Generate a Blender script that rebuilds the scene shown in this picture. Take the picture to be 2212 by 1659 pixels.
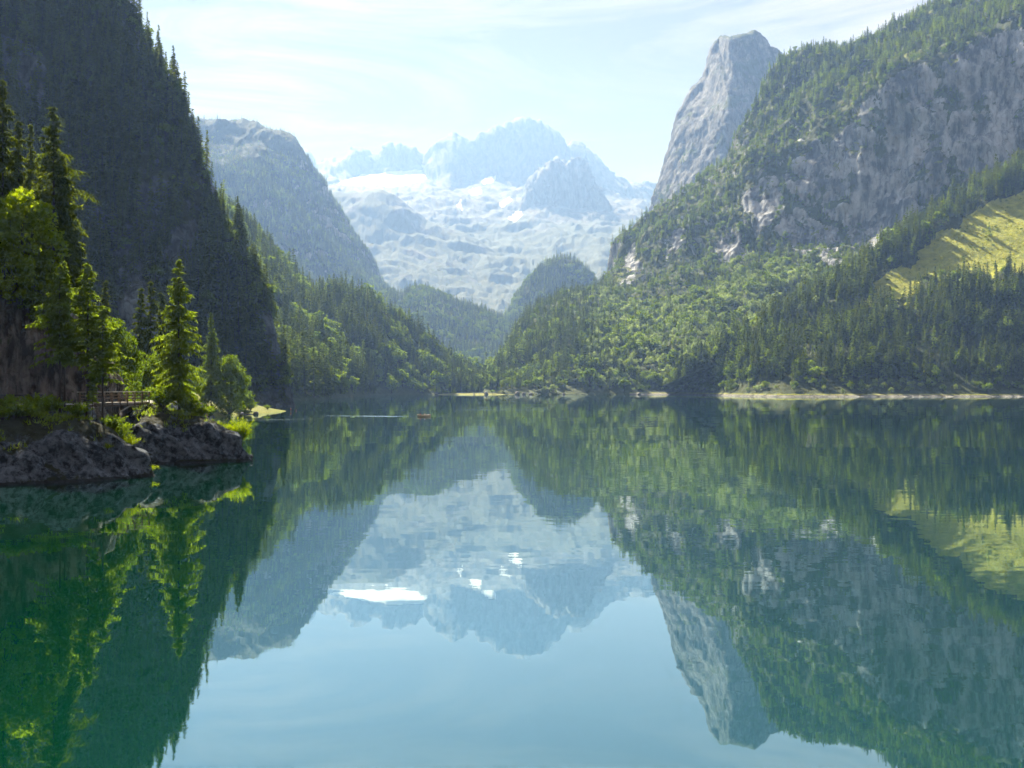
import bpy, math, random
import numpy as np
from mathutils import Vector, Matrix

# ------------------------------------------------------------------ scene, camera, light
scene = bpy.context.scene
for o in list(bpy.data.objects):
    bpy.data.objects.remove(o, do_unlink=True)
COL = scene.collection

FPX = 2268.0            # focal length in photo units (photo read at 2212 x 1659)
HORIZON = 837.0
CAM_Z = 10.0

cam_data = bpy.data.cameras.new('camera')
cam = bpy.data.objects.new('camera', cam_data)
COL.objects.link(cam)
cam.location = (0, 0, CAM_Z)
cam.rotation_euler = (math.radians(90), 0, 0)
cam_data.sensor_width = 36.0
cam_data.lens = 36.0 * FPX / 2212.0
cam_data.shift_y = (HORIZON - 829.5) / 2212.0
cam_data.clip_start = 0.5
cam_data.clip_end = 60000
scene.camera = cam

SUN_AZ = math.radians(-24.0)      # left of the view direction
SUN_EL = math.radians(45.0)
SUN_DIR = Vector((math.sin(SUN_AZ) * math.cos(SUN_EL), math.cos(SUN_AZ) * math.cos(SUN_EL), math.sin(SUN_EL)))

world = bpy.data.worlds.new('World')
scene.world = world
world.use_nodes = True
wn, wl = world.node_tree.nodes, world.node_tree.links
wn.clear()
w_out = wn.new('ShaderNodeOutputWorld')
w_bg = wn.new('ShaderNodeBackground')
w_bg.inputs['Strength'].default_value = 0.05
w_sky = wn.new('ShaderNodeTexSky')
w_sky.sky_type = 'NISHITA'
w_sky.sun_disc = False
w_sky.sun_elevation = SUN_EL
w_sky.sun_rotation = SUN_AZ
w_sky.altitude = 900
w_sky.air_density = 0.85
w_sky.dust_density = 0.4
w_sky.ozone_density = 1.6
# thin cirrus drawn over the whole sky by direction
w_tc = wn.new('ShaderNodeTexCoord')
w_map = wn.new('ShaderNodeMapping')
w_map.inputs['Rotation'].default_value = (0.25, 0.5, 0.35)
w_map.inputs['Scale'].default_value = (2.2, 2.2, 9.0)
w_n1 = wn.new('ShaderNodeTexNoise')
w_n1.inputs['Scale'].default_value = 1.5
w_n1.inputs['Detail'].default_value = 9.0
w_n1.inputs['Roughness'].default_value = 0.62
w_n1.inputs['Distortion'].default_value = 0.9
w_n2 = wn.new('ShaderNodeTexNoise')
w_n2.inputs['Scale'].default_value = 2.3
w_n2.inputs['Detail'].default_value = 3.0
w_r1 = wn.new('ShaderNodeMapRange')
w_r1.inputs['From Min'].default_value = 0.46
w_r1.inputs['From Max'].default_value = 0.68
w_r2 = wn.new('ShaderNodeMapRange')
w_r2.inputs['From Min'].default_value = 0.32
w_r2.inputs['From Max'].default_value = 0.56
w_mul = wn.new('ShaderNodeMath'); w_mul.operation = 'MULTIPLY'
w_mul2 = wn.new('ShaderNodeMath'); w_mul2.operation = 'MULTIPLY'; w_mul2.inputs[1].default_value = 0.9
w_veil = wn.new('ShaderNodeMix'); w_veil.data_type = 'RGBA'          # thin even veil of high cloud
w_veil.inputs['Factor'].default_value = 0.88
w_veil.inputs['B'].default_value = (1.45, 1.2, 1.15, 1)
w_mix = wn.new('ShaderNodeMix'); w_mix.data_type = 'RGBA'            # wisps of cirrus
w_mix.inputs['B'].default_value = (5.2, 4.4, 4.1, 1)
wl.new(w_tc.outputs['Generated'], w_map.inputs['Vector'])
wl.new(w_map.outputs['Vector'], w_n1.inputs['Vector'])
wl.new(w_tc.outputs['Generated'], w_n2.inputs['Vector'])
wl.new(w_n1.outputs['Fac'], w_r1.inputs['Value'])
wl.new(w_n2.outputs['Fac'], w_r2.inputs['Value'])
wl.new(w_r1.outputs['Result'], w_mul.inputs[0])
wl.new(w_r2.outputs['Result'], w_mul.inputs[1])
wl.new(w_mul.outputs[0], w_mul2.inputs[0])
wl.new(w_mul2.outputs[0], w_mix.inputs['Factor'])
wl.new(w_sky.outputs['Color'], w_veil.inputs['A'])
wl.new(w_veil.outputs['Result'], w_mix.inputs['A'])
wl.new(w_mix.outputs['Result'], w_bg.inputs['Color'])
wl.new(w_bg.outputs['Background'], w_out.inputs['Surface'])

sun_data = bpy.data.lights.new('sun', 'SUN')
sun_data.energy = 5.0
sun_data.angle = math.radians(0.53)
sun_data.color = (1.0, 0.95, 0.86)
sun = bpy.data.objects.new('sun', sun_data)
sun.rotation_euler = SUN_DIR.to_track_quat('Z', 'Y').to_euler()
sun.location = (-300, 300, 900)
COL.objects.link(sun)

scene.view_settings.view_transform = 'Standard'
scene.view_settings.look = 'None'
scene.view_settings.gamma = 1.0
scene.view_settings.exposure = 1.75
scene.view_settings.use_curve_mapping = False
cy = scene.cycles
cy.max_bounces = 4
cy.diffuse_bounces = 1
cy.glossy_bounces = 2
cy.transmission_bounces = 3
cy.transparent_max_bounces = 4
cy.volume_bounces = 0
cy.use_denoising = True
cy.use_adaptive_sampling = True
cy.adaptive_threshold = 0.03
cy.sample_clamp_indirect = 4.0
cy.caustics_reflective = False
cy.caustics_refractive = False
HAZE_DENSITY = 0.72e-4
HAZE_COLOR = (0.29, 0.50, 0.96)

# ------------------------------------------------------------------ small helpers
RNG = np.random.default_rng(7)

def P(px, py, d):
    """photo position plus real distance -> point in the world"""
    return np.array([d * (px - 1106.0) / FPX, d, CAM_Z - d * (py - HORIZON) / FPX])

def Pk(k):
    """P with all distances scaled by k"""
    return lambda px, py, d: P(px, py, d * k)

def X_of(px, d):
    return d * (px - 1106.0) / FPX

def B(px, d, z=0.0):
    return np.array([X_of(px, d), d, z])

def project(Q):
    Q = np.asarray(Q)
    y = np.maximum(Q[..., 1], 1.0)
    return 1106.0 + FPX * Q[..., 0] / y, HORIZON - FPX * (Q[..., 2] - CAM_Z) / y

def hash3(ix, iy, iz, seed):
    h = (ix.astype(np.int64) * 374761393 + iy.astype(np.int64) * 668265263 + iz.astype(np.int64) * 2147483647 + seed * 1274126177) & 0xFFFFFFFF
    h = ((h ^ (h >> 13)) * 1274126177) & 0xFFFFFFFF
    h = (h ^ (h >> 16)) & 0xFFFFFFFF
    h = (h * 2246822519) & 0xFFFFFFFF
    return ((h ^ (h >> 15)) & 0xFFFF).astype(np.float32) / 32767.5 - 1.0

def vnoise(Q, seed=0):
    """smooth value noise, -1..1"""
    Q = np.asarray(Q, dtype=np.float64)
    i = np.floor(Q).astype(np.int64)
    f = Q - i
    f = f * f * f * (f * (f * 6 - 15) + 10)
    r = 0
    for dx in (0, 1):
        wx = f[..., 0] if dx else 1 - f[..., 0]
        for dy in (0, 1):
            wy = f[..., 1] if dy else 1 - f[..., 1]
            for dz in (0, 1):
                wz = f[..., 2] if dz else 1 - f[..., 2]
                r = r + wx * wy * wz * hash3(i[..., 0] + dx, i[..., 1] + dy, i[..., 2] + dz, seed)
    return r

def fbm(Q, octaves=5, seed=0, gain=0.5, lac=2.03):
    a, s, r = 1.0, 0.0, 0.0
    Q = np.asarray(Q, dtype=np.float64)
    for k in range(octaves):
        r = r + a * vnoise(Q + 17.3 * k, seed + k)
        s += a
        a *= gain
        Q = Q * lac
    return r / s

def ridged(Q, octaves=5, seed=0, gain=0.5, lac=2.07):
    a, s, r = 1.0, 0.0, 0.0
    Q = np.asarray(Q, dtype=np.float64)
    for k in range(octaves):
        r = r + a * (1 - 2 * np.abs(vnoise(Q + 9.1 * k, seed + k)))
        s += a
        a *= gain
        Q = Q * lac
    return r / s

def smooth(a, b, x):
    t = np.clip((x - a) / (b - a), 0, 1)
    return t * t * (3 - 2 * t)

def inside(px, py, poly):
    px = np.asarray(px); py = np.asarray(py)
    r = np.zeros(px.shape, bool)
    n = len(poly)
    for k in range(n):
        x0, y0 = poly[k]; x1, y1 = poly[(k + 1) % n]
        c = ((y0 > py) != (y1 > py))
        with np.errstate(divide='ignore', invalid='ignore'):
            xi = (x1 - x0) * (py - y0) / (y1 - y0 + 1e-12) + x0
        r ^= c & (px < xi)
    return r

def mesh_np(name, V, F, mat=None, smooth_shade=False, attrs=None):
    me = bpy.data.meshes.new(name)
    V = np.asarray(V, dtype=np.float32).reshape(-1, 3)
    F = np.asarray(F, dtype=np.int32)
    k = F.shape[1]
    me.vertices.add(len(V))
    me.vertices.foreach_set('co', V.ravel())
    me.loops.add(F.size)
    me.loops.foreach_set('vertex_index', F.ravel())
    me.polygons.add(len(F))
    me.polygons.foreach_set('loop_start', np.arange(0, F.size, k, dtype=np.int32))
    me.polygons.foreach_set('loop_total', np.full(len(F), k, dtype=np.int32))
    if smooth_shade:
        me.polygons.foreach_set('use_smooth', np.ones(len(F), bool))
    if mat is not None:
        me.materials.append(mat)
    for nm, arr in (attrs or {}).items():
        a = me.attributes.new(nm, 'FLOAT', 'POINT')
        a.data.foreach_set('value', np.asarray(arr, dtype=np.float32).ravel())
    me.update(calc_edges=True)
    return me

def link(name, me, parent=None, loc=None, kind=None, label=None, cat=None, group=None):
    o = bpy.data.objects.new(name, me)
    COL.objects.link(o)
    if parent is not None:
        o.parent = parent
    if loc is not None:
        o.location = loc
    if kind: o['kind'] = kind
    if label: o['label'] = label
    if cat: o['category'] = cat
    if group: o['group'] = group
    return o

def thing(name, label, cat, loc=(0, 0, 0), rotz=0.0, group=None):
    o = link(name, None, None, loc, None, label, cat, group)
    o.rotation_euler = (0, 0, rotz)
    o.empty_display_size = 0.3
    return o

class MB:
    """collects triangles and quads (as triangles) for one small mesh"""
    def __init__(self):
        self.v, self.f = [], []
    def add(self, V, F):
        b = len(self.v)
        self.v += [tuple(map(float, q)) for q in V]
        for f in F:
            f = [b + i for i in f]
            if len(f) == 3:
                self.f.append(f)
            else:
                for k in range(1, len(f) - 1):
                    self.f.append([f[0], f[k], f[k + 1]])
    def box(self, c, s, rz=0.0, rx=0.0, taper=1.0):
        m = Matrix.Rotation(rz, 3, 'Z') @ Matrix.Rotation(rx, 3, 'X')
        V = []
        for dz in (-1, 1):
            k = taper if dz > 0 else 1.0
            for dx, dy in ((-1, -1), (1, -1), (1, 1), (-1, 1)):
                q = m @ Vector((dx * s[0] / 2 * k, dy * s[1] / 2 * k, dz * s[2] / 2))
                V.append((q.x + c[0], q.y + c[1], q.z + c[2]))
        self.add(V, [(3, 2, 1, 0), (4, 5, 6, 7), (0, 1, 5, 4), (1, 2, 6, 5), (2, 3, 7, 6), (3, 0, 4, 7)])
    def bar(self, a, b, w, h=None, up=(0, 0, 1)):
        h = h or w
        a, b = Vector(a), Vector(b)
        d = (b - a).normalized()
        side = d.cross(Vector(up)).normalized()
        u = side.cross(d).normalized()
        V = []
        for q in (a, b):
            for x, y in ((-1, -1), (1, -1), (1, 1), (-1, 1)):
                V.append(q + side * x * w / 2 + u * y * h / 2)
        self.add(V, [(0, 1, 2, 3), (7, 6, 5, 4), (0, 4, 5, 1), (1, 5, 6, 2), (2, 6, 7, 3), (3, 7, 4, 0)])
    def tube(self, pts, rad, n=7, cap=True):
        rings = []
        pts = [Vector(p) for p in pts]
        V, F = [], []
        for i, p in enumerate(pts):
            d = (pts[min(i + 1, len(pts) - 1)] - pts[max(i - 1, 0)]).normalized()
            ref = Vector((1, 0, 0)) if abs(d.x) < 0.8 else Vector((0, 1, 0))
            s = d.cross(ref).normalized(); u = d.cross(s).normalized()
            for k in range(n):
                a = 2 * math.pi * k / n
                V.append(p + (s * math.cos(a) + u * math.sin(a)) * rad[i])
        for i in range(len(pts) - 1):
            for k in range(n):
                k2 = (k + 1) % n
                F.append((i * n + k, i * n + k2, (i + 1) * n + k2, (i + 1) * n + k))
        if cap:
            F.append(tuple(range(n - 1, -1, -1)))
            F.append(tuple((len(pts) - 1) * n + k for k in range(n)))
        self.add(V, F)
    def mesh(self, name, mat, smooth_shade=False):
        return mesh_np(name, self.v, self.f, mat, smooth_shade)

# ------------------------------------------------------------------ materials
def new_mat(name):
    m = bpy.data.materials.new(name)
    m.use_nodes = True
    n = m.node_tree.nodes; l = m.node_tree.links
    n.clear()
    out = n.new('ShaderNodeOutputMaterial')
    return m, n, l, out

def rgb_ramp(n, stops):
    r = n.new('ShaderNodeValToRGB')
    while len(r.color_ramp.elements) < len(stops):
        r.color_ramp.elements.new(0.5)
    for e, (p, c) in zip(r.color_ramp.elements, stops):
        e.position = p
        e.color = (c[0], c[1], c[2], 1)
    return r

def leaf_mat(name, dark, light, trans=0.35, tcol=None):
    """foliage: diffuse plus light passing through the leaves, hue varies from plant to plant"""
    m, n, l, out = new_mat(name)
    oi = n.new('ShaderNodeObjectInfo')
    geo = n.new('ShaderNodeNewGeometry')
    nz = n.new('ShaderNodeTexNoise'); nz.inputs['Scale'].default_value = 0.35; nz.inputs['Detail'].default_value = 3
    l.new(geo.outputs['Position'], nz.inputs['Vector'])
    mx = n.new('ShaderNodeMath'); mx.operation = 'MULTIPLY_ADD'
    l.new(geo.outputs['Random Per Island'], mx.inputs[0]); mx.inputs[1].default_value = 0.35
    mh = n.new('ShaderNodeMath'); mh.operation = 'MULTIPLY_ADD'
    l.new(oi.outputs['Random'], mh.inputs[0]); mh.inputs[1].default_value = 0.45
    l.new(nz.outputs['Fac'], mh.inputs[2])
    mh2 = n.new('ShaderNodeMath'); mh2.operation = 'SUBTRACT'; l.new(mh.outputs[0], mh2.inputs[0]); mh2.inputs[1].default_value = 0.4
    l.new(mh2.outputs[0], mx.inputs[2])
    r = rgb_ramp(n, [(0.0, dark), (0.85, light)])
    l.new(mx.outputs[0], r.inputs['Fac'])
    d = n.new('ShaderNodeBsdfDiffuse')
    t = n.new('ShaderNodeBsdfTranslucent')
    l.new(r.outputs['Color'], d.inputs['Color'])
    tm = n.new('ShaderNodeMix'); tm.data_type = 'RGBA'; tm.blend_type = 'MULTIPLY'; tm.inputs['Factor'].default_value = 1.0
    l.new(r.outputs['Color'], tm.inputs['A'])
    tm.inputs['B'].default_value = (*(tcol or (1.6, 1.5, 0.5)), 1)
    l.new(tm.outputs['Result'], t.inputs['Color'])
    mix = n.new('ShaderNodeMixShader'); mix.inputs['Fac'].default_value = trans
    l.new(d.outputs[0], mix.inputs[1]); l.new(t.outputs[0], mix.inputs[2])
    l.new(mix.outputs[0], out.inputs['Surface'])
    return m

def plain_mat(name, c1, c2, scale=3.0, rough=0.85, detail=5.0, bump=0.0, stretch=(1, 1, 1)):
    m, n, l, out = new_mat(name)
    tc = n.new('ShaderNodeTexCoord')
    mp = n.new('ShaderNodeMapping'); mp.inputs['Scale'].default_value = stretch
    l.new(tc.outputs['Object'], mp.inputs['Vector'])
    nz = n.new('ShaderNodeTexNoise'); nz.inputs['Scale'].default_value = scale; nz.inputs['Detail'].default_value = detail
    l.new(mp.outputs['Vector'], nz.inputs['Vector'])
    r = rgb_ramp(n, [(0.3, c1), (0.7, c2)])
    l.new(nz.outputs['Fac'], r.inputs['Fac'])
    p = n.new('ShaderNodeBsdfPrincipled')
    p.inputs['Roughness'].default_value = rough
    l.new(r.outputs['Color'], p.inputs['Base Color'])
    if bump:
        b = n.new('ShaderNodeBump'); b.inputs['Strength'].default_value = bump; b.inputs['Distance'].default_value = 0.05
        l.new(nz.outputs['Fac'], b.inputs['Height']); l.new(b.outputs[0], p.inputs['Normal'])
    l.new(p.outputs[0], out.inputs['Surface'])
    return m

def terrain_mat(name, rock1, rock2, veg1, veg2, unit, snow=False, meadow=None, wet=False, streak=True, bump=0.26):
    """rock with vertical streaks; the 'veg' attribute says where plants and soil cover it"""
    m, n, l, out = new_mat(name)
    geo = n.new('ShaderNodeNewGeometry')
    def noise(scale, detail=6.0, stretch=(1, 1, 1), rough=0.6, dist=0.0):
        mp = n.new('ShaderNodeMapping'); mp.inputs['Scale'].default_value = stretch
        l.new(geo.outputs['Position'], mp.inputs['Vector'])
        t = n.new('ShaderNodeTexNoise')
        t.inputs['Scale'].default_value = scale / unit; t.inputs['Detail'].default_value = detail
        t.inputs['Roughness'].default_value = rough; t.inputs['Distortion'].default_value = dist
        l.new(mp.outputs['Vector'], t.inputs['Vector'])
        return t
    nA = noise(1.0, 8.0)
    nS = noise(2.5, 6.0, (1, 1, 0.14) if streak else (1, 1, 1), 0.65)
    nV = noise(3.0, 9.0, rough=0.72)
    add = n.new('ShaderNodeMath'); add.operation = 'MULTIPLY_ADD'
    l.new(nS.outputs['Fac'], add.inputs[0]); add.inputs[1].default_value = 0.75
    hal = n.new('ShaderNodeMath'); hal.operation = 'MULTIPLY'; l.new(nA.outputs['Fac'], hal.inputs[0]); hal.inputs[1].default_value = 0.5
    l.new(hal.outputs[0], add.inputs[2])
    cmp_ = n.new('ShaderNodeMapping'); cmp_.inputs['Scale'].default_value = (1, 1, 0.13) if streak else (1.3, 0.8, 1.3)
    cadd = n.new('ShaderNodeVectorMath'); cadd.operation = 'MULTIPLY_ADD'
    l.new(nA.outputs['Color'], cadd.inputs[0]); cadd.inputs[1].default_value = (unit * 1.6,) * 3; l.new(geo.outputs['Position'], cadd.inputs[2])
    l.new(cadd.outputs[0], cmp_.inputs['Vector'])
    vor = n.new('ShaderNodeTexVoronoi'); vor.feature = 'DISTANCE_TO_EDGE'; vor.inputs['Scale'].default_value = 2.6 / unit
    l.new(cmp_.outputs[0], vor.inputs['Vector'])
    crk = n.new('ShaderNodeMapRange'); crk.inputs['From Max'].default_value = 0.07; crk.inputs['To Min'].default_value = 0.66
    l.new(vor.outputs['Distance'], crk.inputs['Value'])
    mid = tuple((a + b) / 2 for a, b in zip(rock1, rock2))
    rr = rgb_ramp(n, [(0.54, rock1), (0.62, mid), (0.71, rock2)])
    l.new(add.outputs[0], rr.inputs['Fac'])
    rcm = n.new('ShaderNodeMix'); rcm.data_type = 'RGBA'; rcm.blend_type = 'MULTIPLY'; rcm.inputs['Factor'].default_value = 1.0
    l.new(rr.outputs['Color'], rcm.inputs['A']); l.new(crk.outputs[0], rcm.inputs['B'])
    vr = rgb_ramp(n, [(0.3, veg1), (0.7, veg2)])
    l.new(nV.outputs['Fac'], vr.inputs['Fac'])
    at = n.new('ShaderNodeAttribute'); at.attribute_name = 'veg'
    va = n.new('ShaderNodeMath'); va.operation = 'MULTIPLY_ADD'
    l.new(nV.outputs['Fac'], va.inputs[0]); va.inputs[1].default_value = 1.3
    sb = n.new('ShaderNodeMath'); sb.operation = 'SUBTRACT'; l.new(at.outputs['Fac'], sb.inputs[0]); sb.inputs[1].default_value = 0.65
    l.new(sb.outputs[0], va.inputs[2])
    vm = n.new('ShaderNodeMapRange'); vm.inputs['From Min'].default_value = 0.38; vm.inputs['From Max'].default_value = 0.62
    l.new(va.outputs[0], vm.inputs['Value'])
    mx = n.new('ShaderNodeMix'); mx.data_type = 'RGBA'
    l.new(vm.outputs[0], mx.inputs['Factor']); l.new(rcm.outputs['Result'], mx.inputs['A']); l.new(vr.outputs['Color'], mx.inputs['B'])
    col = mx.outputs['Result']
    def over(attr, c1, c2, col, sharp=0.25):
        a = n.new('ShaderNodeAttribute'); a.attribute_name = attr
        k = n.new('ShaderNodeMath'); k.operation = 'MULTIPLY_ADD'
        l.new(nV.outputs['Fac'], k.inputs[0]); k.inputs[1].default_value = 0.6
        s2 = n.new('ShaderNodeMath'); s2.operation = 'SUBTRACT'; l.new(a.outputs['Fac'], s2.inputs[0]); s2.inputs[1].default_value = 0.3
        l.new(s2.outputs[0], k.inputs[2])
        r = n.new('ShaderNodeMapRange'); r.inputs['From Min'].default_value = 0.5 - sharp / 2; r.inputs['From Max'].default_value = 0.5 + sharp / 2
        l.new(k.outputs[0], r.inputs['Value'])
        cr = rgb_ramp(n, [(0.3, c1), (0.7, c2)]); l.new(nS.outputs['Fac'], cr.inputs['Fac'])
        q = n.new('ShaderNodeMix'); q.data_type = 'RGBA'
        l.new(r.outputs[0], q.inputs['Factor']); l.new(col, q.inputs['A']); l.new(cr.outputs['Color'], q.inputs['B'])
        return q.outputs['Result']
    if meadow:
        col = over('meadow', meadow[0], meadow[1], col)
    if snow:
        col = over('snow', (0.62, 0.65, 0.70), (0.74, 0.76, 0.79), col, 0.15)
    if wet:
        col = over('wet', (0.012, 0.013, 0.014), (0.03, 0.03, 0.03), col)
    p = n.new('ShaderNodeBsdfPrincipled'); p.inputs['Roughness'].default_value = 0.9
    p.inputs['Specular IOR Level'].default_value = 0.15
    l.new(col, p.inputs['Base Color'])
    bm = n.new('ShaderNodeBump'); bm.inputs['Strength'].default_value = 1.0; bm.inputs['Distance'].default_value = unit * bump
    bh = n.new('ShaderNodeMath'); bh.operation = 'MULTIPLY_ADD'; l.new(crk.outputs[0], bh.inputs[0]); bh.inputs[1].default_value = 0.35; l.new(add.outputs[0], bh.inputs[2])
    l.new(bh.outputs[0], bm.inputs['Height']); l.new(bm.outputs[0], p.inputs['Normal'])
    l.new(p.outputs[0], out.inputs['Surface'])
    return m

M = {}
M['spruce'] = leaf_mat('spruce_needles', (0.010, 0.024, 0.009), (0.080, 0.114, 0.026), 0.46, (3.2, 2.8, 0.7))
M['larch'] = leaf_mat('larch_needles', (0.065, 0.105, 0.018), (0.18, 0.24, 0.036), 0.5, (2.0, 2.0, 0.65))
M['broad'] = leaf_mat('broadleaf', (0.050, 0.090, 0.014), (0.14, 0.19, 0.028), 0.48, (2.0, 2.05, 0.6))
M['broad_pale'] = leaf_mat('pale_broadleaf', (0.12, 0.165, 0.075), (0.28, 0.34, 0.16), 0.5, (1.6, 1.65, 0.9))
M['broad_yellow'] = leaf_mat('yellow_green_leaf', (0.085, 0.14, 0.012), (0.20, 0.27, 0.022), 0.55, (2.3, 2.1, 0.35))
M['bark'] = plain_mat('bark', (0.018, 0.014, 0.011), (0.06, 0.046, 0.036), 6.0, 0.95, bump=0.5, stretch=(1, 1, 0.2))
M['dead_wood'] = plain_mat('grey_bark', (0.05, 0.045, 0.04), (0.13, 0.12, 0.11), 6.0, 0.95)

# ------------------------------------------------------------------ trees
def tri_pack(A, Bv, C):
    V = np.stack([A, Bv, C], axis=-2).reshape(-1, 3)
    F = np.arange(len(V), dtype=np.int32).reshape(-1, 3)
    return V, F

def unit(v):
    return v / np.maximum(np.linalg.norm(v, axis=-1, keepdims=True), 1e-9)

def conifer(seed, H=1.0, R=0.16, levels=16, per=7, S=3, base=0.08, up=0.12, droop=0.45, tw=0.10, tww=0.03,
            power=0.85, sub=0, ragged=0.35, shape='spruce', bend=0.0, hang=0.35):
    """returns (crown V, F), (trunk V, F); unit tree height H"""
    rg = np.random.default_rng(seed)
    nb = levels * per
    t = (np.repeat(np.arange(levels), per) + rg.uniform(0, 1, nb)) / levels
    t = np.clip(t, 0, 0.995)
    if shape == 'spruce':
        prof = (1 - t) ** power
    elif shape == 'larch':
        prof = (1 - t) ** 0.7 * (0.55 + 0.45 * np.sin(np.clip(t, 0, 1) * 2.6 + 0.5)) * 1.15
    else:
        prof = np.clip(np.sin((t * 0.9 + 0.1) * math.pi), 0.05, 1)
    clump = 1 + 0.35 * np.sin(t * 37 + seed) * ragged
    az = rg.uniform(0, 2 * math.pi, nb)
    side_var = 1 + 0.25 * np.sin(az * 2 + seed * 1.7) * ragged + 0.3 * np.sin(az + t * 14 + seed) * ragged
    L = R * np.maximum(prof, 0.05) * clump * side_var * rg.uniform(1 - ragged, 1.12, nb)
    L = np.maximum(L, 0.012 * H)
    z0 = H * (base + (1 - base) * t)
    dirv = np.stack([np.cos(az), np.sin(az), np.zeros(nb)], -1)
    perp = np.stack([-np.sin(az), np.cos(az), np.zeros(nb)], -1)
    s = (np.arange(S) + 0.8) / S
    upv = up * (0.4 + 1.6 * t) * rg.uniform(0.6, 1.4, nb)
    r = L[:, None] * s
    zz = z0[:, None] + L[:, None] * (upv[:, None] * s - droop * (1.15 - 0.7 * t)[:, None] * s ** 2)
    bx = bend * H * np.sin(zz / H * 2.2)
    p = dirv[:, None, :] * r[..., None]
    p[..., 2] = zz
    p[..., 0] += bx
    Vs = []
    for sg in (-1, 1):
        jit = rg.normal(0, 0.22, p.shape)
        td = unit(dirv[:, None, :] * 0.55 + sg * perp[:, None, :] * 0.85 + np.array([0, 0, -hang]) + jit)
        ln = tw * (1.15 - 0.6 * s)[None, :, None] * rg.uniform(0.6, 1.15, p.shape[:2])[..., None] * np.clip(L / (R * 0.5), 0.35, 1)[:, None, None]
        hb = dirv[:, None, :] * tww * rg.uniform(0.6, 1.2, p.shape[:2])[..., None]
        tip = p + td * ln
        V, _ = tri_pack((p - hb).reshape(-1, 3), (p + hb).reshape(-1, 3), tip.reshape(-1, 3))
        Vs.append(V)
        for k in range(sub):
            q = (k + 0.7) / (sub + 0.3)
            pm = p + td * ln * q
            d2 = unit(np.array([0, 0, -0.75]) + dirv[:, None, :] * 0.35 + rg.normal(0, 0.45, p.shape))
            l2 = tw * 0.62 * rg.uniform(0.5, 1.1, p.shape[:2])[..., None] * np.clip(L / (R * 0.5), 0.4, 1)[:, None, None]
            w2 = unit(np.cross(d2, rg.normal(0, 1, p.shape))) * tww * 0.75
            V, _ = tri_pack((pm - w2).reshape(-1, 3), (pm + w2).reshape(-1, 3), (pm + d2 * l2).reshape(-1, 3))
            Vs.append(V)
    # tips of the branches and the leader shoot
    e = p[:, -1, :]
    V, _ = tri_pack(e - perp * tww, e + perp * tww, e + unit(dirv + np.array([0, 0, -0.25])) * tw * 0.7)
    Vs.append(V)
    top = np.array([[bend * H * math.sin(2.2), 0, H * 0.93]])
    for k in range(3):
        a = k * 2.1
        o = np.array([[math.cos(a), math.sin(a), 0]]) * tww * 0.7
        V, _ = tri_pack(top - o, top + o, np.array([[top[0, 0], 0, H * 1.02]]))
        Vs.append(V)
    V = np.concatenate(Vs)
    F = np.arange(len(V), dtype=np.int32).reshape(-1, 3)
    # trunk with bare limbs
    mb = MB()
    rr = max(0.008 * H, 0.0)
    hs = [0, 0.12, 0.35, 0.6, 0.8, 0.97]
    pts = [(bend * H * math.sin(h * 2.2), 0, h * H - (0.02 * H if h == 0 else 0)) for h in hs]
    mb.tube(pts, [rr * 1.35, rr, rr * 0.8, rr * 0.55, rr * 0.3, rr * 0.06], 6 if H > 2 else 4)
    tv, tf = np.array(mb.v), np.array(mb.f)
    if sub > 0:
        rootp = np.stack([bend * H * np.sin(z0 / H * 2.2), np.zeros(nb), z0], -1)
        midp = p[:, S // 2, :]
        w = np.array([0, 0, 1.0]) * (0.0012 * H)
        V2, _ = tri_pack(rootp - w, rootp + w, midp)
        V3, _ = tri_pack(midp - w * 0.5, midp + w * 0.5, p[:, -1, :])
        V4 = np.concatenate([V2, V3])
        F4 = np.arange(len(V4)).reshape(-1, 3) + len(tv)
        tv = np.concatenate([tv, V4]); tf = np.concatenate([tf, F4])
    return (V, F), (tv, tf)

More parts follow.
